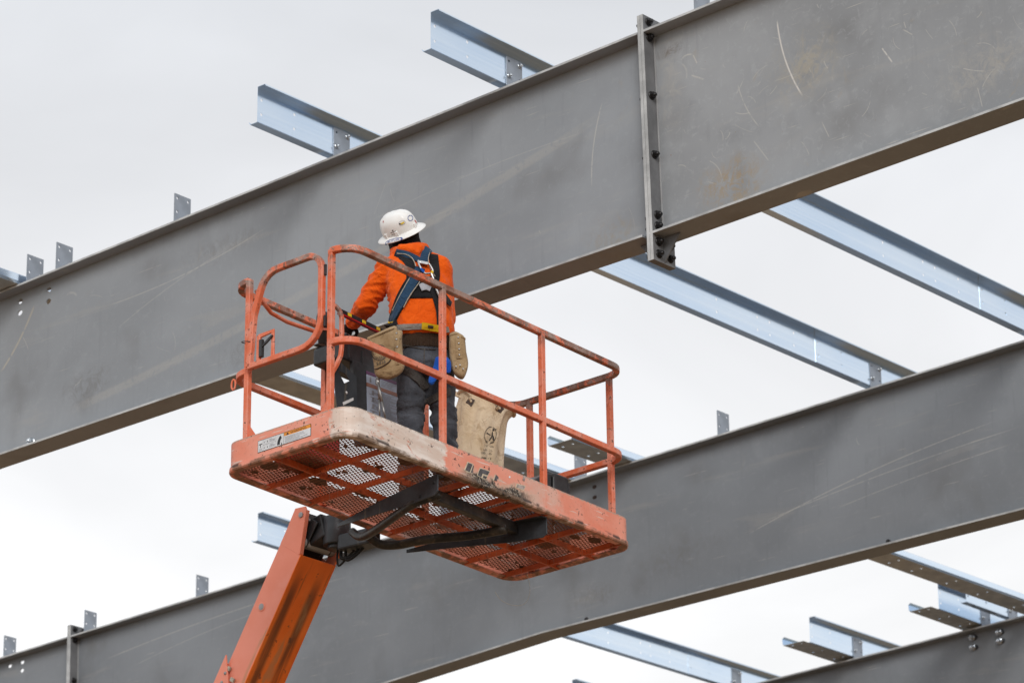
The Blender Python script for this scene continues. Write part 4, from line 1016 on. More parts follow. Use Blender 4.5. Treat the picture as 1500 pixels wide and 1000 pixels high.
b.add([bag_pt(*q) for q in ov]+[bag_pt(*q) for q in inn], [(i, (i+1) % 40, 40+(i+1) % 40, 40+i) for i in range(40)])
for pg in ([(410, 560), (455, 590), (452, 602), (406, 572)], [(455, 560), (475, 548), (480, 600), (455, 602)], [(462, 600), (478, 600), (445, 660), (428, 655)], [(470, 605), (488, 600), (495, 650), (478, 655)], [(470, 520), (490, 515), (492, 545), (474, 548)]):
    b.add([bag_pt(*q) for q in pg], [tuple(range(len(pg)))])
def bag_text(s, x0, y0, w_, h, sl=.12): put_text(b, s, h, lambda x, y: bag_pt(x0+x-.10*y, y0-y+sl*x), width=w_)
bag_text('UNGAL', 400, 720, 90, 30); bag_text('LOAD L', 375, 765, 98, 34); bag_text('100 LBS', 345, 800, 118, 36); [b.add([bag_pt(350+k*14+dx, 838+k*1.7+dy) for dx, dy in ((0, 0), (10, 1), (9, 12), (-1, 11))], [(0, 1, 2, 3)]) for k in range(8) if k != 6]
bag_text('KLE', 462, 530, 60, 26); bag_text('TOOLS', 402, 668, 90, 22)
b.build('print', 'faint_ink', bag, PT)
for (u_, v_) in ((228, 210), (548, 290)):
    q = MB(); pts = [(u_-48, v_+10), (u_-10, v_-40), (u_+48, v_-12), (u_+8, v_+58)] if u_ < 400 else [(u_-42, v_+8), (u_-10, v_-52), (u_+60, v_+5), (u_+18, v_+52)]
    fr_ = [bag_pt(*p_, .006) for p_ in pts]; q.prism(fr_, (-.0, .008, 0)); lt_ = q.build('leather_patch', 'leather', bag, PT)
    c = bag_pt(u_+5, v_, .010); q = MB(); q.cyl(c-Vector((0, .002, 0)), c+Vector((0, .006, 0)), .009); q.build('grommet', 'canvas', lt_, PT)
# rope loops over the rail
for (px, py) in ((215, 130), (520, 235)):
    c = bag_pt(px, py+70, .008); rl = Vector((c[0]+.0, LY-.018, HT))
    q = MB(); q.tube(smooth_path([c, c+Vector((-.01, .0, .05)), Vector((c[0]-.02, LY-.05, HT-.01)), Vector((c[0]-.02, LY-.03, HT+.026)), Vector((c[0]-.02, LY+.006, HT+.018)), Vector((c[0]-.015, LY+.006, HT-.04)), c+Vector((.015, .05, .02))]), .0085, 8); q.build('rope_loop', 'canvas', bag, PT)
# open-end wrench sticking out of the bucket
wr = MB(); wc = BG(655, 330, .86); d1 = Vector((-.55, 0, -.85)).normalized(); d2 = Vector((.85, 0, -.55))
pts = []
for a in range(50, 311, 20): pts.append(wc+d1*(.030*math.cos(R(a+0))*-1*-1)+d2*(.030*math.sin(R(a))))
head = [wc+d1*(-.030*math.cos(R(a)))*-1+d2*(.030*math.sin(R(a))) for a in range(40, 321, 20)]
jaw = [wc+d1*.022+d2*-.013, wc+d1*-.006+d2*-.013, wc+d1*-.006+d2*.013, wc+d1*.022+d2*.013]
d1 = -d1
head = [wc+d1*(.034*math.cos(R(a)))+d2*(.034*math.sin(R(a))) for a in range(35, 326, 18)]
jaw = [wc+d1*.020-d2*.014, wc-d1*.006-d2*.014, wc-d1*.006+d2*.014, wc+d1*.020+d2*.014]
wrench = empty('wrench', PT(wc-d1*.2), 'steel open-ended wrench sticking out of the canvas bucket', 'wrench')
n = len(head); o_ = head; 
# C-shaped jaw as a strip between outer head and inner throat
inn = [wc+d1*(.016*math.cos(R(a)))+d2*(.016*math.sin(R(a))) for a in range(35, 326, 18)]
q = MB(); q.add([p_ for p_ in head]+inn+[p_+Vector((0, .012, 0)) for p_ in head]+[p_+Vector((0, .012, 0)) for p_ in inn],
    [(i, i+1, n+i+1, n+i) for i in range(n-1)]+[(2*n+i, 3*n+i, 3*n+i+1, 2*n+i+1) for i in range(n-1)]+[(i, 2*n+i, 2*n+i+1, i+1) for i in range(n-1)]+[(n+i, n+i+1, 3*n+i+1, 3*n+i) for i in range(n-1)]+[(0, n, 3*n, 2*n), (n-1, 3*n-1, 4*n-1, 2*n-1)])
q.build('jaw', 'chrome', wrench, PT, bevel=.001)
q = MB(); q.bar(wc-d1*.028+Vector((0, .006, 0)), wc-d1*.26+Vector((0, .006, 0)), (0, 1, 0), .020, .009); q.build('shank', 'chrome', wrench, PT, bevel=.002)
# nylon thread caught under the platform
q = MB(); tw = [loc(px, py, 1, .5) for px, py in ((772, 838), (776, 858), (775, 872), (768, 884), (752, 886), (735, 879), (725, 866))]
tag(q.tube(smooth_path([PT(v_) for v_ in tw]), .0012, 5).build('loose_thread', 'piping', loc=PT(tw[0])), 'thin pale loose thread dangling from the underside of the lift platform', 'thread')

# ================================================================== the worker
PC = PT(Vector((1.08, .42, .041)))                 # between his feet on the platform floor
HR = Vector((math.cos(YAW), -math.sin(YAW), 0)); HF = Vector((math.sin(YAW), math.cos(YAW), 0)); UP = Vector((0, 0, 1))
def pp(px, py, df=0.0):
    """point seen at a pixel on the upright plane through the worker, df metres further on"""
    d = ray(px, py); k = ((PC-CAM).dot(HF)+df)/d.dot(HF); return CAM+d*k
def yawed(v, deg): return Matrix.Rotation(R(deg), 3, 'Z') @ v
BF = yawed(HF, 14); BR = yawed(HR, 14)             # body faces a little left of straight away
def ring(c, a, b_, n=28, ex_=2.3, ax=None, ay=None):
    ax = ax or BR; ay = ay or BF; o = []
    for i in range(n):
        t = 2*math.pi*i/n; cs_, sn = math.cos(t), math.sin(t)
        o.append(c+ax*(a*math.copysign(abs(cs_)**(2/ex_), cs_))+ay*(b_*math.copysign(abs(sn)**(2/ex_), sn)))
    return o
def remesh(mb, voxel, smooth=6, disp=None):
    me = mb.mesh('tmp', 'skin'); o = bpy.data.objects.new('tmp', me); COL.objects.link(o)
    r_ = o.modifiers.new('r', 'REMESH'); r_.mode = 'VOXEL'; r_.voxel_size = voxel
    s_ = o.modifiers.new('s', 'SMOOTH'); s_.factor = .5; s_.iterations = smooth
    dg = bpy.context.evaluated_depsgraph_get(); m2 = bpy.data.meshes.new_from_object(o.evaluated_get(dg))
    bpy.data.objects.remove(o)
    q = MB(); q.v = [v.co.copy() for v in m2.vertices]; nr = [v.normal.copy() for v in m2.vertices]
    if disp: q.v = [v+n_*disp(v) for v, n_ in zip(q.v, nr)]
    q.f = [list(p.vertices) for p in m2.polygons]; q.mi = [0]*len(q.f); q.sm = [True]*len(q.f)
    bpy.data.meshes.remove(m2); return q

# joints
J = dict(neck=pp(602, 378, .02), head=pp(590, 345, .05), lsh=pp(569, 394, .02), rsh=pp(648, 394, .03),
         lel=pp(536, 447, .12), lwr=pp(517, 471, .30), rel=pp(652, 468, .10), rwr=pp(628, 486, .36),
         lhip=pp(601, 532), rhip=pp(643, 533), lkn=pp(602, 608, .04), rkn=pp(650, 612, .05))
def floor_at(px, df):
    p = pp(px, 700, df); d = p-PO; x, y = d.dot(EX), d.dot(EY); return PT(Vector((x, y, .041)))
LF, RF = floor_at(602, .02), floor_at(654, .05)
J['lan'] = LF+UP*.10; J['ran'] = RF+UP*.10
# ---- body: one continuous surface under the clothes
b = MB()
b.loft([ring(pp(622, 530, 0), .155, .105), ring(pp(620, 500, .0), .14, .10), ring(pp(617, 460, .01), .15, .105), ring(pp(612, 420, .02), .165, .11), ring(pp(608, 400, .02), .15, .09), ring(pp(604, 385, .02), .07, .06)])
for s_ in 'lr':
    b.limb([J[s_+'sh'], J[s_+'el'], J[s_+'wr']], [.052, .042, .030]); b.limb([J[s_+'hip'], J[s_+'kn'], J[s_+'an']], [.075, .052, .038])
HFd = yawed(HF, 48); HRd = yawed(HR, 48)
hu = (UP*.80-HF*.62-HR*.40).normalized(); hf = (HFd-hu*HFd.dot(hu)).normalized(); hr = hf.cross(hu).normalized()
hc = J['head']
b.limb([J['neck'], hc-hu*.06], [.056, .054])
b.ell(hc, hr*.074, hf*.094, hu*.112, 20, 12); b.ell(hc-hu*.06+hf*.03, hr*.058, hf*.062, hu*.06)        # skull, jaw
b.cyl(hc+hf*.085-hu*.0, hc+hf*.112-hu*.03, .010, .015); b.ball(hc+hf*.108-hu*.032, .016)                # nose
b.ell(hc+hf*.088-hu*.068, hr*.026, hf*.012, hu*.010)                                                  # lips
for s_ in (-1, 1): b.ell(hc+hr*s_*.076-hu*.01, hr*.010, hf*.022, hu*.032); b.ell(hc+hf*.080+hr*s_*.03+hu*.008, hr*.018, hf*.014, hu*.010)
body = remesh(b, .011, 3)
person = body.build('person', 'skin', loc=PC)
tag(person, 'worker in orange hoodie, white hard hat and harness, back turned, at the lift controls', 'person')
for s_ in (-1, 1):
    q = MB(); q.ball(hc+hf*.086+hr*s_*.03+hu*.008, .011); q.build('eye', 'white', person)
    q = MB(); q.ball(hc+hf*.0955+hr*s_*.03+hu*.008, .004); q.build('iris', 'ink', person)

# ---- hoodie
b = MB()
b.loft([ring(pp(624, 499, -.005), .176, .132), ring(pp(622, 490, -.01), .192, .145), ring(pp(619, 472, -.005), .193, .145), ring(pp(617, 450, .0), .196, .142), ring(pp(615, 430, .01), .200, .142), ring(pp(612, 408, .02), .200, .134), ring(pp(609, 392, .025), .180, .115), ring(pp(606, 379, .025), .125, .09)])
b.limb([pp(568, 395, .02), J['lel'], J['lwr']], [.078, .070, .046]); b.limb([pp(645, 394, .03), J['rel'], J['rwr']], [.080, .072, .048])
b.ell(pp(607, 384, .02), BR*.15, BF*.09, UP*.060)
b.limb([pp(603, 375, .01), pp(645, 389, .02)], [.066, .070]); b.limb([pp(600, 376, .01), pp(570, 394, .01)], [.066, .070])
# hood bunched round the neck
hood = [pp(601, 366, .02)+BR*(.094*math.cos(a))+BF*(.092*math.sin(a)+.012)+UP*(.018*math.cos(a)-.014*math.sin(a)*-1) for a in [2*math.pi*i/24 for i in range(24)]]
b.tube(hood, .034, 10, closed=True)
for (px, py, df, r_) in ((588, 364, -.06, .036), (603, 366, -.072, .034), (616, 364, -.055, .032), (612, 370, -.080, .020)): b.ball(pp(px, py, df), r_)
dF = (J['lel']-J['lsh']).normalized()
def fold(v):
    r_ = (v-PC).dot(HR); z = (v-PC).z; f_ = (v-PC).dot(HF)
    n1 = noise.noise(Vector((r_*9+z*7, f_*5, z*4-r_*10)))            # diagonal drag folds
    n2 = noise.noise(Vector((r_*5, f_*8, z*26)))*.6                   # crosswise bunching
    n3 = noise.noise(v*22)
    low = max(0, min(1, (1.12-z)/.25))
    arm = max(0, min(1, (-.13-r_)/.06)) if r_ < 0 else 0
    rg1 = 1-min(1, abs(n1)*3.2); rg2 = 1-min(1, abs(n2/.6)*3.0)
    return .007*(abs(n1)*1.6-.4)+.012*rg1*rg1*max(.35, low)+.015*n2*max(low, arm)+.012*rg2*rg2*max(low*.6, arm)+.0025*n3-.006
hd = remesh(b, .010, 5, fold)
hoodie = hd.build('hoodie', 'hoodie', person)
HV = BVHTree.FromPolygons(hd.v, hd.f)
# raised seam round the left shoulder, ribbed brown hem
b = MB(); b.loft([ring(pp(625, 517, .0), .160, .122), ring(pp(625, 512, .0), .166, .128), ring(pp(624, 500, -.004), .172, .130), ring(pp(624, 494, -.004), .170, .128)], caps=False)
for q in b.v: pass
hem = remesh(MB().loft([ring(pp(625, 518, .0), .160, .122), ring(pp(624, 493, -.004), .170, .130)]), .009, 3)
hem.build('sweater_hem', 'brown_knit', person)
b = MB()
for i in range(46):
    t = 2*math.pi*i/46; cc = lambda py, a, d_: pp(625, py, 0)+BR*(a*math.copysign(abs(math.cos(t))**(2/2.3), math.cos(t)))+BF*(d_*math.copysign(abs(math.sin(t))**(2/2.3), math.sin(t)))
    b.bar(cc(517, .161, .123), cc(496, .1695, .130), BR*math.cos(t)+BF*math.sin(t), .006, .006)
tag(b.build('ribbing', 'brown_knit', person), kind='stuff')

# ---- jeans
b = MB()
b.loft([ring(pp(622, 552, .0), .168, .128), ring(pp(623, 535, -.006), .172, .135), ring(pp(624, 520, 0), .160, .122), ring(pp(624, 511, 0), .155, .115)])
b.limb([pp(602, 545, -.005), J['lkn'], LF+UP*.06], [.094, .083, .074]); b.limb([pp(645, 545, .0), J['rkn'], RF+UP*.06], [.092, .080, .072])
for px in (604, 642): b.ball(pp(px, 535, -.045), .085)
def jf(v):
    z = (v-PC).z; n2 = noise.noise(Vector(((v-PC).dot(HR)*8, (v-PC).dot(HF)*8, z*22))); n1 = noise.noise(v*14)
    rd = 1-min(1, abs(n2)*3)
    return (.016*n2+.012*rd*rd)*max(.3, min(1, (.78-z)/.3))+.004*n1-.004
jm = remesh(b, .011, 5, jf); jeans = jm.build('jeans', 'jeans', person); JV = BVHTree.FromPolygons(jm.v, jm.f)
for foot, nm in ((LF, 0), (RF, 1)):
    fd = BF; b = MB(); c = foot
    b.limb([c+UP*.10, c+UP*.045-fd*.035], [.055, .045]); b.limb([c+UP*.05-fd*.05, c+UP*.05+fd*.08, c+UP*.042+fd*.17], [.043, .046, .038])
    bt = remesh(b, .010, 3).build('boot', 'boot', person)
    q = MB(); q.prism([c+BR*x_+fd*y_+UP*.001 for x_, y_ in ((-.04, -.10), (.04, -.10), (.048, .08), (.04, .20), (-.04, .20), (-.048, .08))], UP*.028); q.build('sole', 'rubber', bt, bevel=.006)

# ---- black balaclava and hard hat
b = MB(); b.ell(hc, hr*.092, hf*.104, hu*.112, 20, 12); b.limb([hc-hu*.05-hf*.01, J['neck']], [.072, .070]); b.ell(hc-hu*.055+hf*.035, hr*.074, hf*.088, hu*.072); b.ball(hc+hf*.085-hu*.03, .04); b.ball(hc-hu*.065-hf*.045, .055)
remesh(b, .009, 3).build('balaclava', 'knit', person)
hat = MB(); hb_ = hc+hu*.035; nh = 40
def hat_ring(a, b2, h, ridge=0):
    o = []
    for i in range(nh):
        t = 2*math.pi*i/nh; x_, y_ = a*math.cos(t), b2*math.sin(t)
        o.append(hb_+hr*x_+hf*y_+hu*h)
    return o
prof = [(.104, .122, .0), (.103, .121, .02), (.100, .118, .045), (.094, .111, .07), (.083, .099, .092), (.066, .080, .108), (.044, .054, .118), (.020, .025, .1225)]
rings = []
for (a, b2, h) in prof:
    rg = []
    for i in range(nh):
        t = 2*math.pi*i/nh; x_, y_ = a*math.cos(t), b2*math.sin(t)
        rd = 0
        for xc_ in (-.036, 0, .036): rd = max(rd, math.exp(-((x_-xc_)/.0085)**2))
        k = .0075*rd*min(1, h/.03) if h > .01 else 0
        nrm_ = (hr*(x_/.104)+hf*(y_/.122)+hu*(h/.12)).normalized()
        rg.append(hb_+hr*x_+hf*y_+hu*h+nrm_*k)
    rings.append(rg)
hat.loft(rings, caps=False); hat.add(rings[-1], [tuple(range(nh))], 0, True)
brim = [(.1035, .1215, .002), (.118, .138, -.006), (.136, .162, -.016), (.141, .168, -.022), (.140, .167, -.026), (.118, .138, -.0125), (.100, .118, -.004)]
hat.loft([[hb_+hr*(a*math.cos(2*math.pi*i/nh))+hf*(b2*math.sin(2*math.pi*i/nh))+hu*h for i in range(nh)] for a, b2, h in brim], caps=False)
hh = hat.build('hard_hat', 'helmet', person)
sm_ = hh.modifiers.new('sub', 'SUBSURF'); sm_.levels = 1; sm_.render_levels = 1
for a in (20, 160, 200, 340, 268):
    t = R(a); c = hb_+hr*(.105*math.cos(t))+hf*(.123*math.sin(t))+hu*.014; d_ = (hr*math.cos(t)+hf*math.sin(t)).normalized(); tg = hu.cross(d_)
    q = MB(); q.obox(c, d_*.006, tg*.011, hu*.014); q.build('accessory_slot', 'helmet', hh, bevel=.003)
HATV = BVHTree.FromPolygons(hat.v, hat.f)
h5 = zz(540, 295, 12.5)
def hat_pt(a, b2, l_=.0022):
    d = ray(*h5(a, b2)).normalized(); hit = HATV.ray_cast(CAM, d)
    return (hit[0]-d*l_) if hit[0] else pp(*h5(a, b2))
def hat_decal(name, mat, polys, l_=.0035):
    q = MB()
    for pg in polys: q.add([hat_pt(*p_, l_) for p_ in pg], [tuple(range(len(pg)))])
    return q.build(name, mat, hh)
def hat_ringd(name, mat, cx, cy, rx, ry, wd, rot=0, l_=.0035):
    q = MB(); n_ = 28; P1 = []; P2_ = []
    for i in range(n_):
        a = 2*math.pi*i/n_; c_, s_ = math.cos(R(rot)), math.sin(R(rot))
        for lst, k in ((P1, 0), (P2_, wd)): x_, y_ = (rx-k)*math.cos(a), (ry-k)*math.sin(a); lst.append(hat_pt(cx+x_*c_-y_*s_, cy+x_*s_+y_*c_, l_))
    q.add(P1+P2_, [(i, (i+1) % n_, n_+(i+1) % n_, n_+i) for i in range(n_)]); return q.build(name, mat, hh)
hat_ringd('sticker_ring', 'blue_ink', 765, 303, 50, 54, 9); hat_ringd('sticker_ring', 'grey_ink', 612, 393, 62, 42, 5, -18)
hat_ringd('sticker_ring', 'blue_ink', 458, 727, 165, 48, 7, -16)
hat_decal('sticker_mark', 'decal_yellow', [[(575, 405), (640, 372), (662, 392), (600, 422)]]); hat_decal('sticker_mark', 'ink', [[(552, 405), (580, 398), (590, 418), (560, 425)]], .0045)
hat_decal('sticker_mark', 'red_ink', [[(836, 345), (850, 338), (884, 388), (870, 398)], [(256, 365), (272, 350), (276, 380), (262, 392)]])
q = MB()
def hat_text(s, x0, y0, w_, h, sl): put_text(q, s, h, lambda x, y: hat_pt(x0+x, y0-y-sl*x, .0045), width=w_)
hat_text('BUTLER', 345, 765, 215, 52, .28); q.build('sticker_text', 'blue_ink', hh)
hat_decal('sticker_crescent', 'blue_ink', [[(560, 662), (600, 655), (628, 678), (608, 700), (560, 705), (595, 690), (597, 675)], [(296, 792), (340, 762), (318, 785), (340, 790), (320, 800)]], .0045)
hat_decal('marker_scrawl', 'leather', [[(402+k*19, 588-k*7), (416+k*19, 583-k*7), (414+k*19, 566-k*7+6*(k % 2)), (404+k*19, 572-k*7)] for k in range(5)]+[[(414, 616), (505, 582), (507, 590), (416, 623)], [(422, 540), (440, 520), (458, 530), (440, 548)]])

# ---- gloved hands
def hand(wrist, fwd, side, up, curl, parent, name='glove'):
    b = MB(); pc_ = wrist+fwd*.05
    b.limb([wrist-fwd*.03, wrist], [.036, .033]); b.ell(pc_, side*.043, fwd*.052, up*.020)
    for i, (o_, ln) in enumerate(((-.033, .068), (-.011, .078), (.011, .073), (.032, .058))):
        p0 = pc_+side*o_+fwd*.035; c1_ = (fwd*math.cos(curl*.5)-up*math.sin(curl*.5)); c2_ = (fwd*math.cos(curl*1.3)-up*math.sin(curl*1.3)); c3_ = (fwd*math.cos(curl*2.0)-up*math.sin(curl*2.0))
        p1 = p0+c1_*ln*.45; p2 = p1+c2_*ln*.32; p3 = p2+c3_*ln*.25; b.limb([p0, p1, p2, p3], [.0115, .0105, .010, .0085])
    t0 = pc_-side*.036-fwd*.02; t1 = t0-side*.028+fwd*.025-up*.012; t2 = t1+fwd*.026-up*.022+side*.008; b.limb([t0, t1, t2], [.014, .0115, .0095])
    return remesh(b, .0045, 2).build(name, 'glove', parent)
fa = (J['lwr']-J['lel']).normalized(); sdv = fa.cross(UP).normalized(); upv = sdv.cross(fa).normalized()
gl = hand(J['lwr']+fa*.02, (fa*.8-UP*.25-HR*.1).normalized(), -sdv, (UP*.9+HF*.1-fa*(UP*.9+HF*.1).dot(fa)).normalized(), .75, person)
q = MB(); c = J['lwr']+fa*.01; q.cyl(c-fa*.012, c+fa*.012, .045, .042, 20); q.build('cuff', 'hoodie', gl)
fa2 = (J['rwr']-J['rel']).normalized(); sd2 = fa2.cross(UP).normalized(); hand(J['rwr']+fa2*.02, fa2, sd2, sd2.cross(fa2).normalized(), .6, person)

# ---- harness: webbing laid over the hoodie
v7 = zz(560, 360, 7.14)
def on(px, py, l_, V=None):
    d = ray(px, py).normalized(); hit = (V or HV).ray_cast(CAM, d)
    if hit[0] is None: return pp(px, py, -.12), -HF
    n_ = hit[1] if hit[1].dot(d) < 0 else -hit[1]
    return hit[0]-d*l_*.5+n_*l_*.5, n_
def strap(name, mat, path, width, l_=.008, th=.005, parent=person, V=None, cv=None):
    P = smooth_path([Vector((*cv(*q), 0)) if cv else Vector((*v7(*q), 0)) for q in path], 6)
    pts = [on(q.x, q.y, l_, V) for q in P]; c = [p_[0] for p_ in pts]; n_ = [p_[1] for p_ in pts]
    for _ in range(3):
        c = [c[0]]+[(c[i-1]+c[i]*2+c[i+1])/4 for i in range(1, len(c)-1)]+[c[-1]]; n_ = [n_[0]]+[(n_[i-1]+n_[i]+n_[i+1]).normalized() for i in range(1, len(n_)-1)]+[n_[-1]]
    b = MB(); V_ = []; F = []
    for i in range(len(c)):
        t = (c[min(i+1, len(c)-1)]-c[max(i-1, 0)]).normalized(); s_ = t.cross(n_[i]).normalized(); w_ = width/2
        V_ += [c[i]-s_*w_-n_[i]*th, c[i]-s_*w_+n_[i]*th*.3, c[i]+n_[i]*th*.7, c[i]+s_*w_+n_[i]*th*.3, c[i]+s_*w_-n_[i]*th]
    k = 5
    for i in range(len(c)-1):
        for j in range(k): F.append((i*k+j, i*k+(j+1) % k, (i+1)*k+(j+1) % k, (i+1)*k+j))
    F += [tuple(range(k-1, -1, -1)), tuple(range((len(c)-1)*k, len(c)*k))]
    b.add(V_, F, 0, False); o = b.build(name, mat, parent)
    return o
har = strap('harness', 'web_black', [(140, 70), (245, 130), (305, 225), (300, 330), (330, 440)], .058, .006)
H = lambda *a, **k: strap(*a, parent=har, **k)
H('shoulder_pad', 'web_black', [(533, 92), (541, 170), (555, 270), (545, 370), (500, 440)], .058, l_=.006)
def drape(name, mat, quad, l_, parent, nu=12, nv=8):
    b = MB(); g = []
    for j in range(nv+1):
        for i in range(nu+1):
            u, v = i/nu, j/nv; x_ = (quad[0][0]*(1-u)+quad[1][0]*u)*(1-v)+(quad[3][0]*(1-u)+quad[2][0]*u)*v; y_ = (quad[0][1]*(1-u)+quad[1][1]*u)*(1-v)+(quad[3][1]*(1-u)+quad[2][1]*u)*v
            g.append(on(*v7(x_, y_), l_))
    k = nu+1
    V_ = [p_[0] for p_ in g]+[p_[0]-p_[1]*(l_*.8) for p_ in g]; n_ = len(g); F = []
    for j in range(nv):
        for i in range(nu): q_ = (j*k+i, j*k+i+1, (j+1)*k+i+1, (j+1)*k+i); F += [q_, tuple(x_+n_ for x_ in reversed(q_))]
    bd = [i for i in range(k)]+[j*k+nu for j in range(1, nv+1)]+[nv*k+i for i in range(nu-1, -1, -1)]+[j*k for j in range(nv-1, 0, -1)]
    F += [(a_, b_, b_+n_, a_+n_) for a_, b_ in zip(bd, bd[1:]+bd[:1])]
    b.add(V_, F, 0, True); return b.build(name, mat, parent)
drape('back_pad', 'web_black', [(385, 330), (500, 330), (560, 545), (285, 548)], .008, har)
H('strap', 'web_blue', [(150, 66), (240, 88), (330, 125), (400, 165), (430, 195)], .040, l_=.015)
H('strap', 'web_blue', [(478, 42), (455, 85), (432, 150), (425, 200)], .052, l_=.019)
H('strap', 'web_blue', [(400, 240), (365, 300), (310, 390), (235, 520), (165, 660), (100, 800)], .060, l_=.018)
H('strap_padding', 'web_black', [(370, 300), (300, 400), (222, 530), (150, 670), (90, 830)], .086, l_=.008)
H('strap', 'web_black', [(470, 330), (530, 460), (570, 570), (600, 700), (608, 840)], .048, l_=.014)
H('piping', 'piping', [(395, 375), (330, 470), (262, 580), (228, 650)], .0045, l_=.026); H('piping', 'piping', [(285, 350), (235, 440), (170, 570), (120, 680)], .0045, l_=.022)
H('piping', 'piping', [(170, 75), (265, 105), (325, 160), (345, 225)], .0045, l_=.022); H('piping', 'piping', [(505, 55), (480, 120), (475, 180), (510, 270), (545, 330)], .0045, l_=.024)
H('label', 'grey_ink', [(395, 445), (450, 430), (505, 450)], .050, l_=.020)
H('buckle', 'yellow', [(60, 798), (92, 806), (128, 800)], .010, l_=.026)
# dorsal D-ring and lanyard snap
dc, dn = on(*v7(455, 262), .03)
b = MB(); rr_ = [on(*v7(*q), .034)[0] for q in ((372, 190), (400, 250), (432, 300), (480, 305), (520, 290), (500, 235), (470, 205))]
b.tube(smooth_path(rr_+[rr_[0]], 3), .0060, 8, up=dn); b.build('dorsal_ring', 'chrome', har)
b = MB(); q0, q1 = on(*v7(366, 184), .036)[0], on(*v7(468, 206), .036)[0]; b.bar(q0, q1, dn, .020, .008); b.build('ring_plate', 'chrome', har, bevel=.002)
H('ring_sleeve', 'rag', [(398, 258), (425, 292)], .012, l_=.046); H('ring_sleeve', 'yellow', [(498, 292), (518, 300)], .022, l_=.046)
b = MB(); b.tube(smooth_path([on(*v7(*q), .040)[0] for q in ((500, 300), (525, 370), (548, 450), (575, 525), (600, 575))]), .008, 8); b.build('lanyard_hook', 'chrome', har)
H('shock_pack', 'web_black', [(560, 470), (600, 490), (650, 560), (700, 620)], .045, l_=.030)
# waist belt, yellow tag
belt = strap('work_belt', 'web_grey', [(140, 860), (220, 850), (330, 845), (430, 845), (520, 855), (620, 868), (690, 880)], .036, l_=.012)
strap('belt_tag', 'yellow', [(410, 840), (470, 845), (540, 862), (605, 868)], .042, l_=.020, parent=belt)
strap('belt_print', 'leather', [(478, 846), (530, 852)], .018, l_=.027, parent=belt)
# thigh straps over the jeans
v3 = zz(470, 460, 4.167)
for pth, wd in (([(500, 325), (560, 360), (605, 400), (635, 455)], .055), ([(640, 545), (690, 515), (740, 490), (790, 470)], .045)):
    strap('thigh_strap', 'web_leg', pth, wd, l_=.012, parent=har, V=JV, cv=v3)
strap('pocket_seam', 'web_leg', [(500, 190), (580, 205), (630, 215), (700, 215)], .006, l_=.006, parent=jeans, V=JV, cv=v3)
strap('centre_seam', 'web_leg', [(632, 215), (630, 300), (634, 380)], .006, l_=.006, parent=jeans, V=JV, cv=v3)

# ---- pouches on the belt: bulged outlines
def pillow(name, mat, outline, df, depth, parent, cv, lean=0):
    pts = [cv(*q) for q in outline]; cx = sum(p_[0] for p_ in pts)/len(pts); cy = sum(p_[1] for p_ in pts)/len(pts)
    pts = [(p_.x, p_.y) for p_ in smooth_path([Vector((*q, 0)) for q in pts+[pts[0]]], 3)[:-1]]
    b = MB(); rg = []
    for k, d_ in ((.72, -1), (.90, -.86), (.985, -.5), (1, 0), (.985, .5), (.9, .86), (.72, 1)):
        rg.append([pp(cx+(x_-cx)*k, cy+(y_-cy)*k, df+depth*.5*d_+.006*noise.noise(Vector((x_*.15, y_*.15, d_*2)))) for x_, y_ in pts])
    b.loft(rg); return b.build(name, mat, parent)
c5_ = zz(480, 440, 5.556)
lp1 = pillow('tool_pouch', 'pouch', [(322, 300), (430, 250), (545, 205), (572, 240), (608, 250), (606, 320), (612, 430), (628, 530), (590, 600), (505, 642), (430, 632), (385, 600), (372, 500), (348, 400)], -.20, .10, person, c5_)
pf = zz(480, 440, 5.556)
lm = MB(); lm.v = [v.co+PC for v in lp1.data.vertices]; lm.f = [list(p_.vertices) for p_ in lp1.data.polygons]; PV = BVHTree.FromPolygons(lm.v, lm.f)
strap('pouch_hem', 'pouch', [(330, 312), (430, 268), (540, 222)], .020, l_=.006, parent=lp1, V=PV, cv=pf)
strap('pouch_seam', 'pouch', [(556, 235), (560, 330), (568, 430), (575, 520)], .030, l_=.004, parent=lp1, V=PV, cv=pf)
for q_ in ((558, 268), (560, 318), (566, 380), (572, 440), (574, 500)):
    c, n_ = on(*pf(*q_), .010, PV); q = MB(); q.ell(c, n_*.003, n_.orthogonal()*.0055, n_.cross(n_.orthogonal().normalized())*.0055, 10, 6); q.build('rivet', 'chrome', lp1)
q = MB(); n_ = 30
for i in range(2):
    r0, r1_ = ((64, 58), (50, 47))[i]
    q.add([on(*pf(420+r0*math.cos(2*math.pi*k/n_), 425+r0*math.sin(2*math.pi*k/n_)), .008, PV)[0] for k in range(n_)]+[on(*pf(420+r1_*math.cos(2*math.pi*k/n_), 425+r1_*math.sin(2*math.pi*k/n_)), .008, PV)[0] for k in range(n_)], [(k, (k+1) % n_, n_+(k+1) % n_, n_+k) for k in range(n_)])
put_text(q, 'TOOLS', 30, lambda x, y: on(*pf(392+x, 480-y-.25*x), .009, PV)[0], width=64)
put_text(q, '5416', 40, lambda x, y: on(*pf(398+x, 532-y-.30*x), .009, PV)[0], width=74)
q.build('print', 'ink', lp1)
strap('pouch_stitching', 'leather', [(385, 560), (450, 535), (510, 490), (520, 440)], .006, l_=.006, parent=lp1, V=PV, cv=pf)
rp_ = pillow('tool_pouch', 'pouch', [(785, 118), (815, 105), (850, 118), (878, 145), (888, 230), (900, 300), (888, 360), (865, 398), (830, 385), (800, 345), (790, 300), (782, 200)], -.10, .13, person, v3)
lm = MB(); lm.v = [v.co+PC for v in rp_.data.vertices]; lm.f = [list(p_.vertices) for p_ in rp_.data.polygons]; PV2 = BVHTree.FromPolygons(lm.v, lm.f)
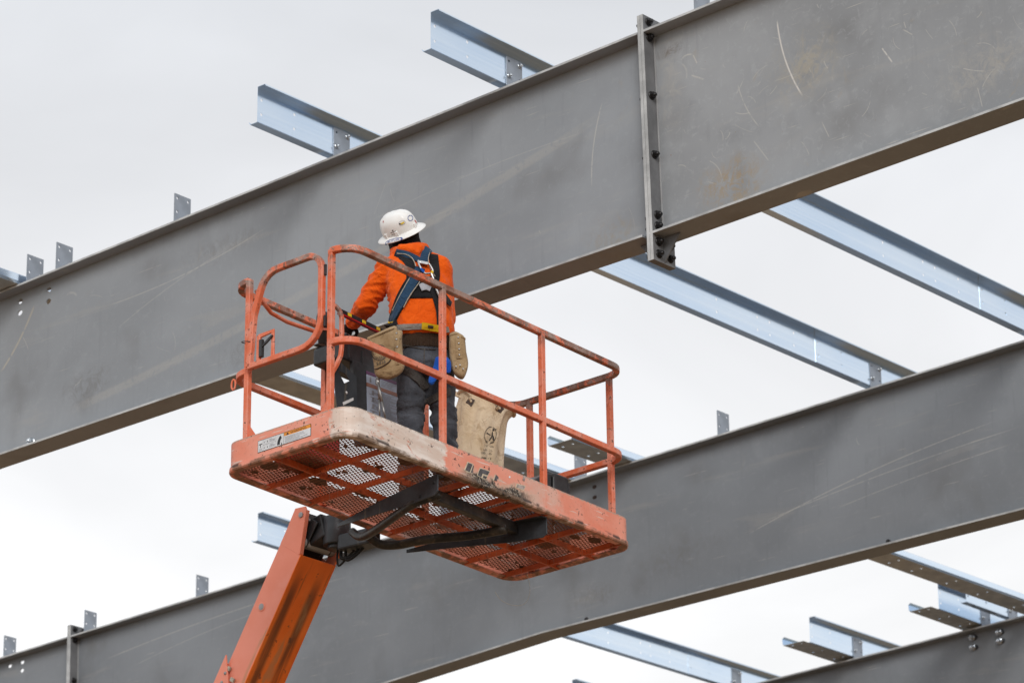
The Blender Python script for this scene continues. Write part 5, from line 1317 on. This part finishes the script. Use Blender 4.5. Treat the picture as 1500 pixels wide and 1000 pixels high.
strap('pouch_hem', 'pouch', [(790, 128), (820, 118), (852, 130), (878, 152)], .018, l_=.006, parent=rp_, V=PV2, cv=v3)
strap('pouch_seam', 'pouch', [(838, 130), (842, 200), (846, 270)], .034, l_=.005, parent=rp_, V=PV2, cv=v3)
for q_ in ((838, 145), (842, 180), (844, 215), (846, 250), (825, 322), (850, 312), (868, 335)):
    c, n_ = on(*v3(*q_), .012, PV2); q = MB(); q.ell(c, n_*.003, n_.orthogonal()*.005, n_.cross(n_.orthogonal().normalized())*.005, 10, 6); q.build('rivet', 'chrome', rp_)
# blue rag tucked in the back pocket
rg_ = pillow('rag', 'rag', [(700, 262), (735, 258), (775, 265), (795, 300), (790, 360), (760, 350), (722, 372), (690, 425), (668, 432), (656, 400), (680, 340)], -.165, .045, None, v3)
rg_.location = (0, 0, 0)
c_r = pp(645, 545, -.165); rg_.data.transform(Matrix.Translation(-c_r)); rg_.location = c_r
tag(rg_, 'bright blue rag hanging from the worker\'s back pocket', 'rag')
# two spud wrenches hanging below the left pouch
for (a, b2), lab, w_ in ((((412, 625), (425, 960)), 'dark steel spud wrench hanging straight down below the left tool pouch', .007), (((408, 665), (470, 958)), 'bright steel spud wrench hanging at a slant below the left tool pouch', .009)):
    p0, p1 = pp(*pf(*a), -.20), pp(*pf(*b2), -.19 if w_ < .008 else -.215)
    rt = empty('spud_wrench', p1, lab, 'wrench')
    q = MB(); q.cyl(p0, p0.lerp(p1, .55), w_, w_*.95, 12); q.cyl(p0.lerp(p1, .55), p1, w_*.95, w_*.55, 12); q.build('shank', 'worn_steel', rt)
    q = MB(); q.ell(p0, HR*.014, HF*.008, UP*.022); q.build('jaw', 'worn_steel', rt)
# spirit level in his left hand
lv0, lv1 = PT(loc(496, 455, 1, .72)), PT(loc(566, 489, 1, .72))
lvl = empty('spirit_level', (lv0+lv1)/2, 'red and black spirit level held in the worker\'s gloved hand above the controls', 'level')
dv = (lv1-lv0).normalized()
q = MB(); q.bar(lv0, lv1, (0, 0, 1), .022, .030); q.build('level_body', 'ink', lvl, bevel=.003)
q = MB(); q.bar(lv0-Vector((0, 0, .017)), lv1-Vector((0, 0, .017)), (0, 0, 1), .024, .006); q.build('edge_strip', 'red', lvl)
for t in (.2, .5, .8):
    c = lv0.lerp(lv1, t); q = MB(); q.obox(c-EY*.0115*0+EY*-.0118, dv*.016, EY*.0012, UP*.010); q.build('vial', 'decal_yellow', lvl)
